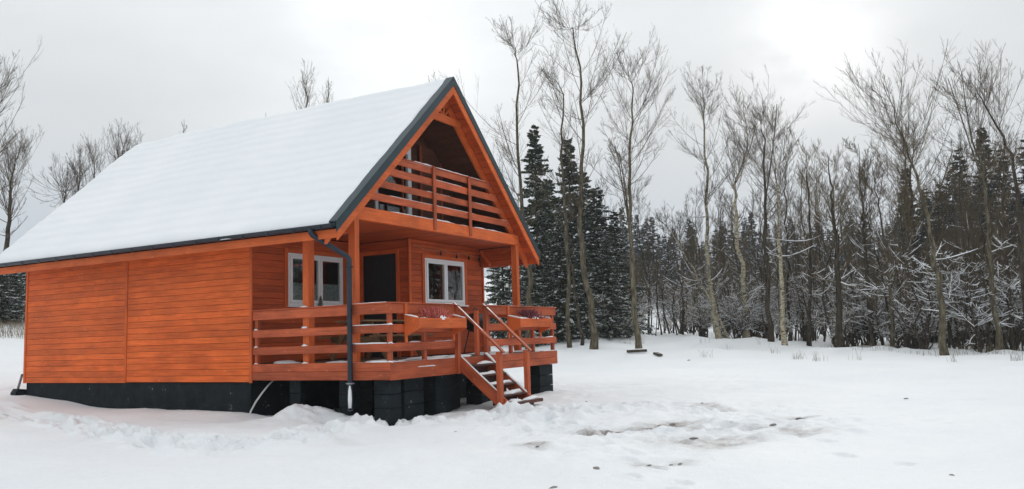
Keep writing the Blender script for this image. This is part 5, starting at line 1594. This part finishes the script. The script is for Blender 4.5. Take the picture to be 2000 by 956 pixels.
# ------------------------------------------------------------------ dry grass
def grass(name, pts, n_each, hmin, hmax, spread, r, seed):
    rg = np.random.default_rng(seed)
    P0 = np.repeat(np.array(pts), n_each, axis=0)
    n = len(P0)
    P0 = P0 + np.stack([rg.normal(0, spread, n), rg.normal(0, spread, n), np.zeros(n)], axis=-1)
    h = rg.uniform(hmin, hmax, n)
    b = rg.normal(0, 0.28, (n, 2)) * h[:, None]
    t = np.linspace(0, 1, 3)
    Q = P0[:, None] + np.stack([b[:, 0:1] * t[None] ** 2, b[:, 1:2] * t[None] ** 2, h[:, None] * t[None]], axis=-1)
    v, f_ = tubes(Q, np.broadcast_to(np.array([r, r * 0.8, r * 0.3]), (n, 3)), 3)
    me = mesh_np(name, v, f_); me.materials.append(M_STRAW)
    return me


rg = np.random.default_rng(91)
for i, (u, v, k, lab) in enumerate(((1560, 701, 9, "dark dry grass tuft in the snow below the shaggy birch"), (1596, 706, 6, "pale dry grass tuft right of the dark tuft"), (1985, 706, 8, "dry tuft at the right edge of the snow"),
                                    (1945, 690, 7, "brown twiggy tuft under the olive trunked tree"), (1512, 690, 4, "few dry stems left of the dark tuft"), (1380, 697, 4, "few dry stems below the pale leaning birch"),
                                    (1676, 705, 3, "pair of tall dry stems on the open snow"), (1860, 710, 3, "dry stems in front of the big leaning tree"), (1424, 676, 4, "dry stems at the foot of the birches"))):
    P = march(u, v)
    o = bpy.data.objects.new("grass_tuft", grass("grass_tuft", [(0, 0, -0.02)], k * 3, 0.12, 0.42, 0.12, 0.005, 500 + i)); COL.objects.link(o)
    o.location = (P[0], P[1], gz_at(P[0], P[1]))
    tag(o, lab, "grass tuft", "dry tufts on the open snow")
pts = []
for i in range(45):
    u = rg.uniform(1090, 2050); dd = front_d(u) * rg.uniform(0.86, 1.06)
    P = ground_at(u, dd); pts.append((P[0], P[1], gz_at(P[0], P[1])))
for i in range(700):
    u = rg.uniform(-120, 120); dd = rg.uniform(39, 50)
    P = ground_at(u, dd); pts.append((P[0], P[1], gz_at(P[0], P[1])))
o = bpy.data.objects.new("dry_grass", grass("dry_grass", pts, 5, 0.12, 0.42, 0.25, 0.006, 555)); COL.objects.link(o)
tag(o, "thin dry grass standing out of the snow along the wood's edge", "grass", kind="stuff")

# fallen trunk under the leaning tree
fa, fb = march(1758, 672), march(1812, 668)
fl = empty("fallen_log", tuple(fa)); tag(fl, "fallen dark log under snow at the foot of the big leaning tree", "log")
za, zb = gz_at(fa[0], fa[1]), gz_at(fb[0], fb[1])
lp = [(fa[0] + (fb[0] - fa[0]) * t, fa[1] + (fb[1] - fa[1]) * t, za + (zb - za) * t + 0.25 + 0.1 * math.sin(t * 5)) for t in np.linspace(0, 1, 7)]
MB().tube(lp, [0.13, 0.125, 0.12, 0.11, 0.1, 0.09, 0.07], 9).build("trunk", M_BARK_D, fl, smooth=True)
snow_strip((lp[0][0], lp[0][1], lp[0][2] + 0.10), (lp[-1][0], lp[-1][1], lp[-1][2] + 0.08), 0.2, 0.09, fl, 0.1, 71)

# ------------------------------------------------------------------ winter air
hz = bpy.data.materials.new("winter_haze"); hz.use_nodes = True
hn, hl = hz.node_tree.nodes, hz.node_tree.links
hn.clear()
ho = hn.new("ShaderNodeOutputMaterial"); hv = hn.new("ShaderNodeVolumePrincipled")
hv.inputs["Color"].default_value = (0.90, 0.94, 0.98, 1)
hv.inputs["Density"].default_value = 0.0008
hv.inputs["Anisotropy"].default_value = 0.2
hl.new(hv.outputs[0], ho.inputs["Volume"])
haze = MB().box(-345, 345, -345, 345, -5.0, 45.0).build("haze", hz)
tag(haze, "thin pale winter haze over the clearing and wood", "haze", kind="stuff")
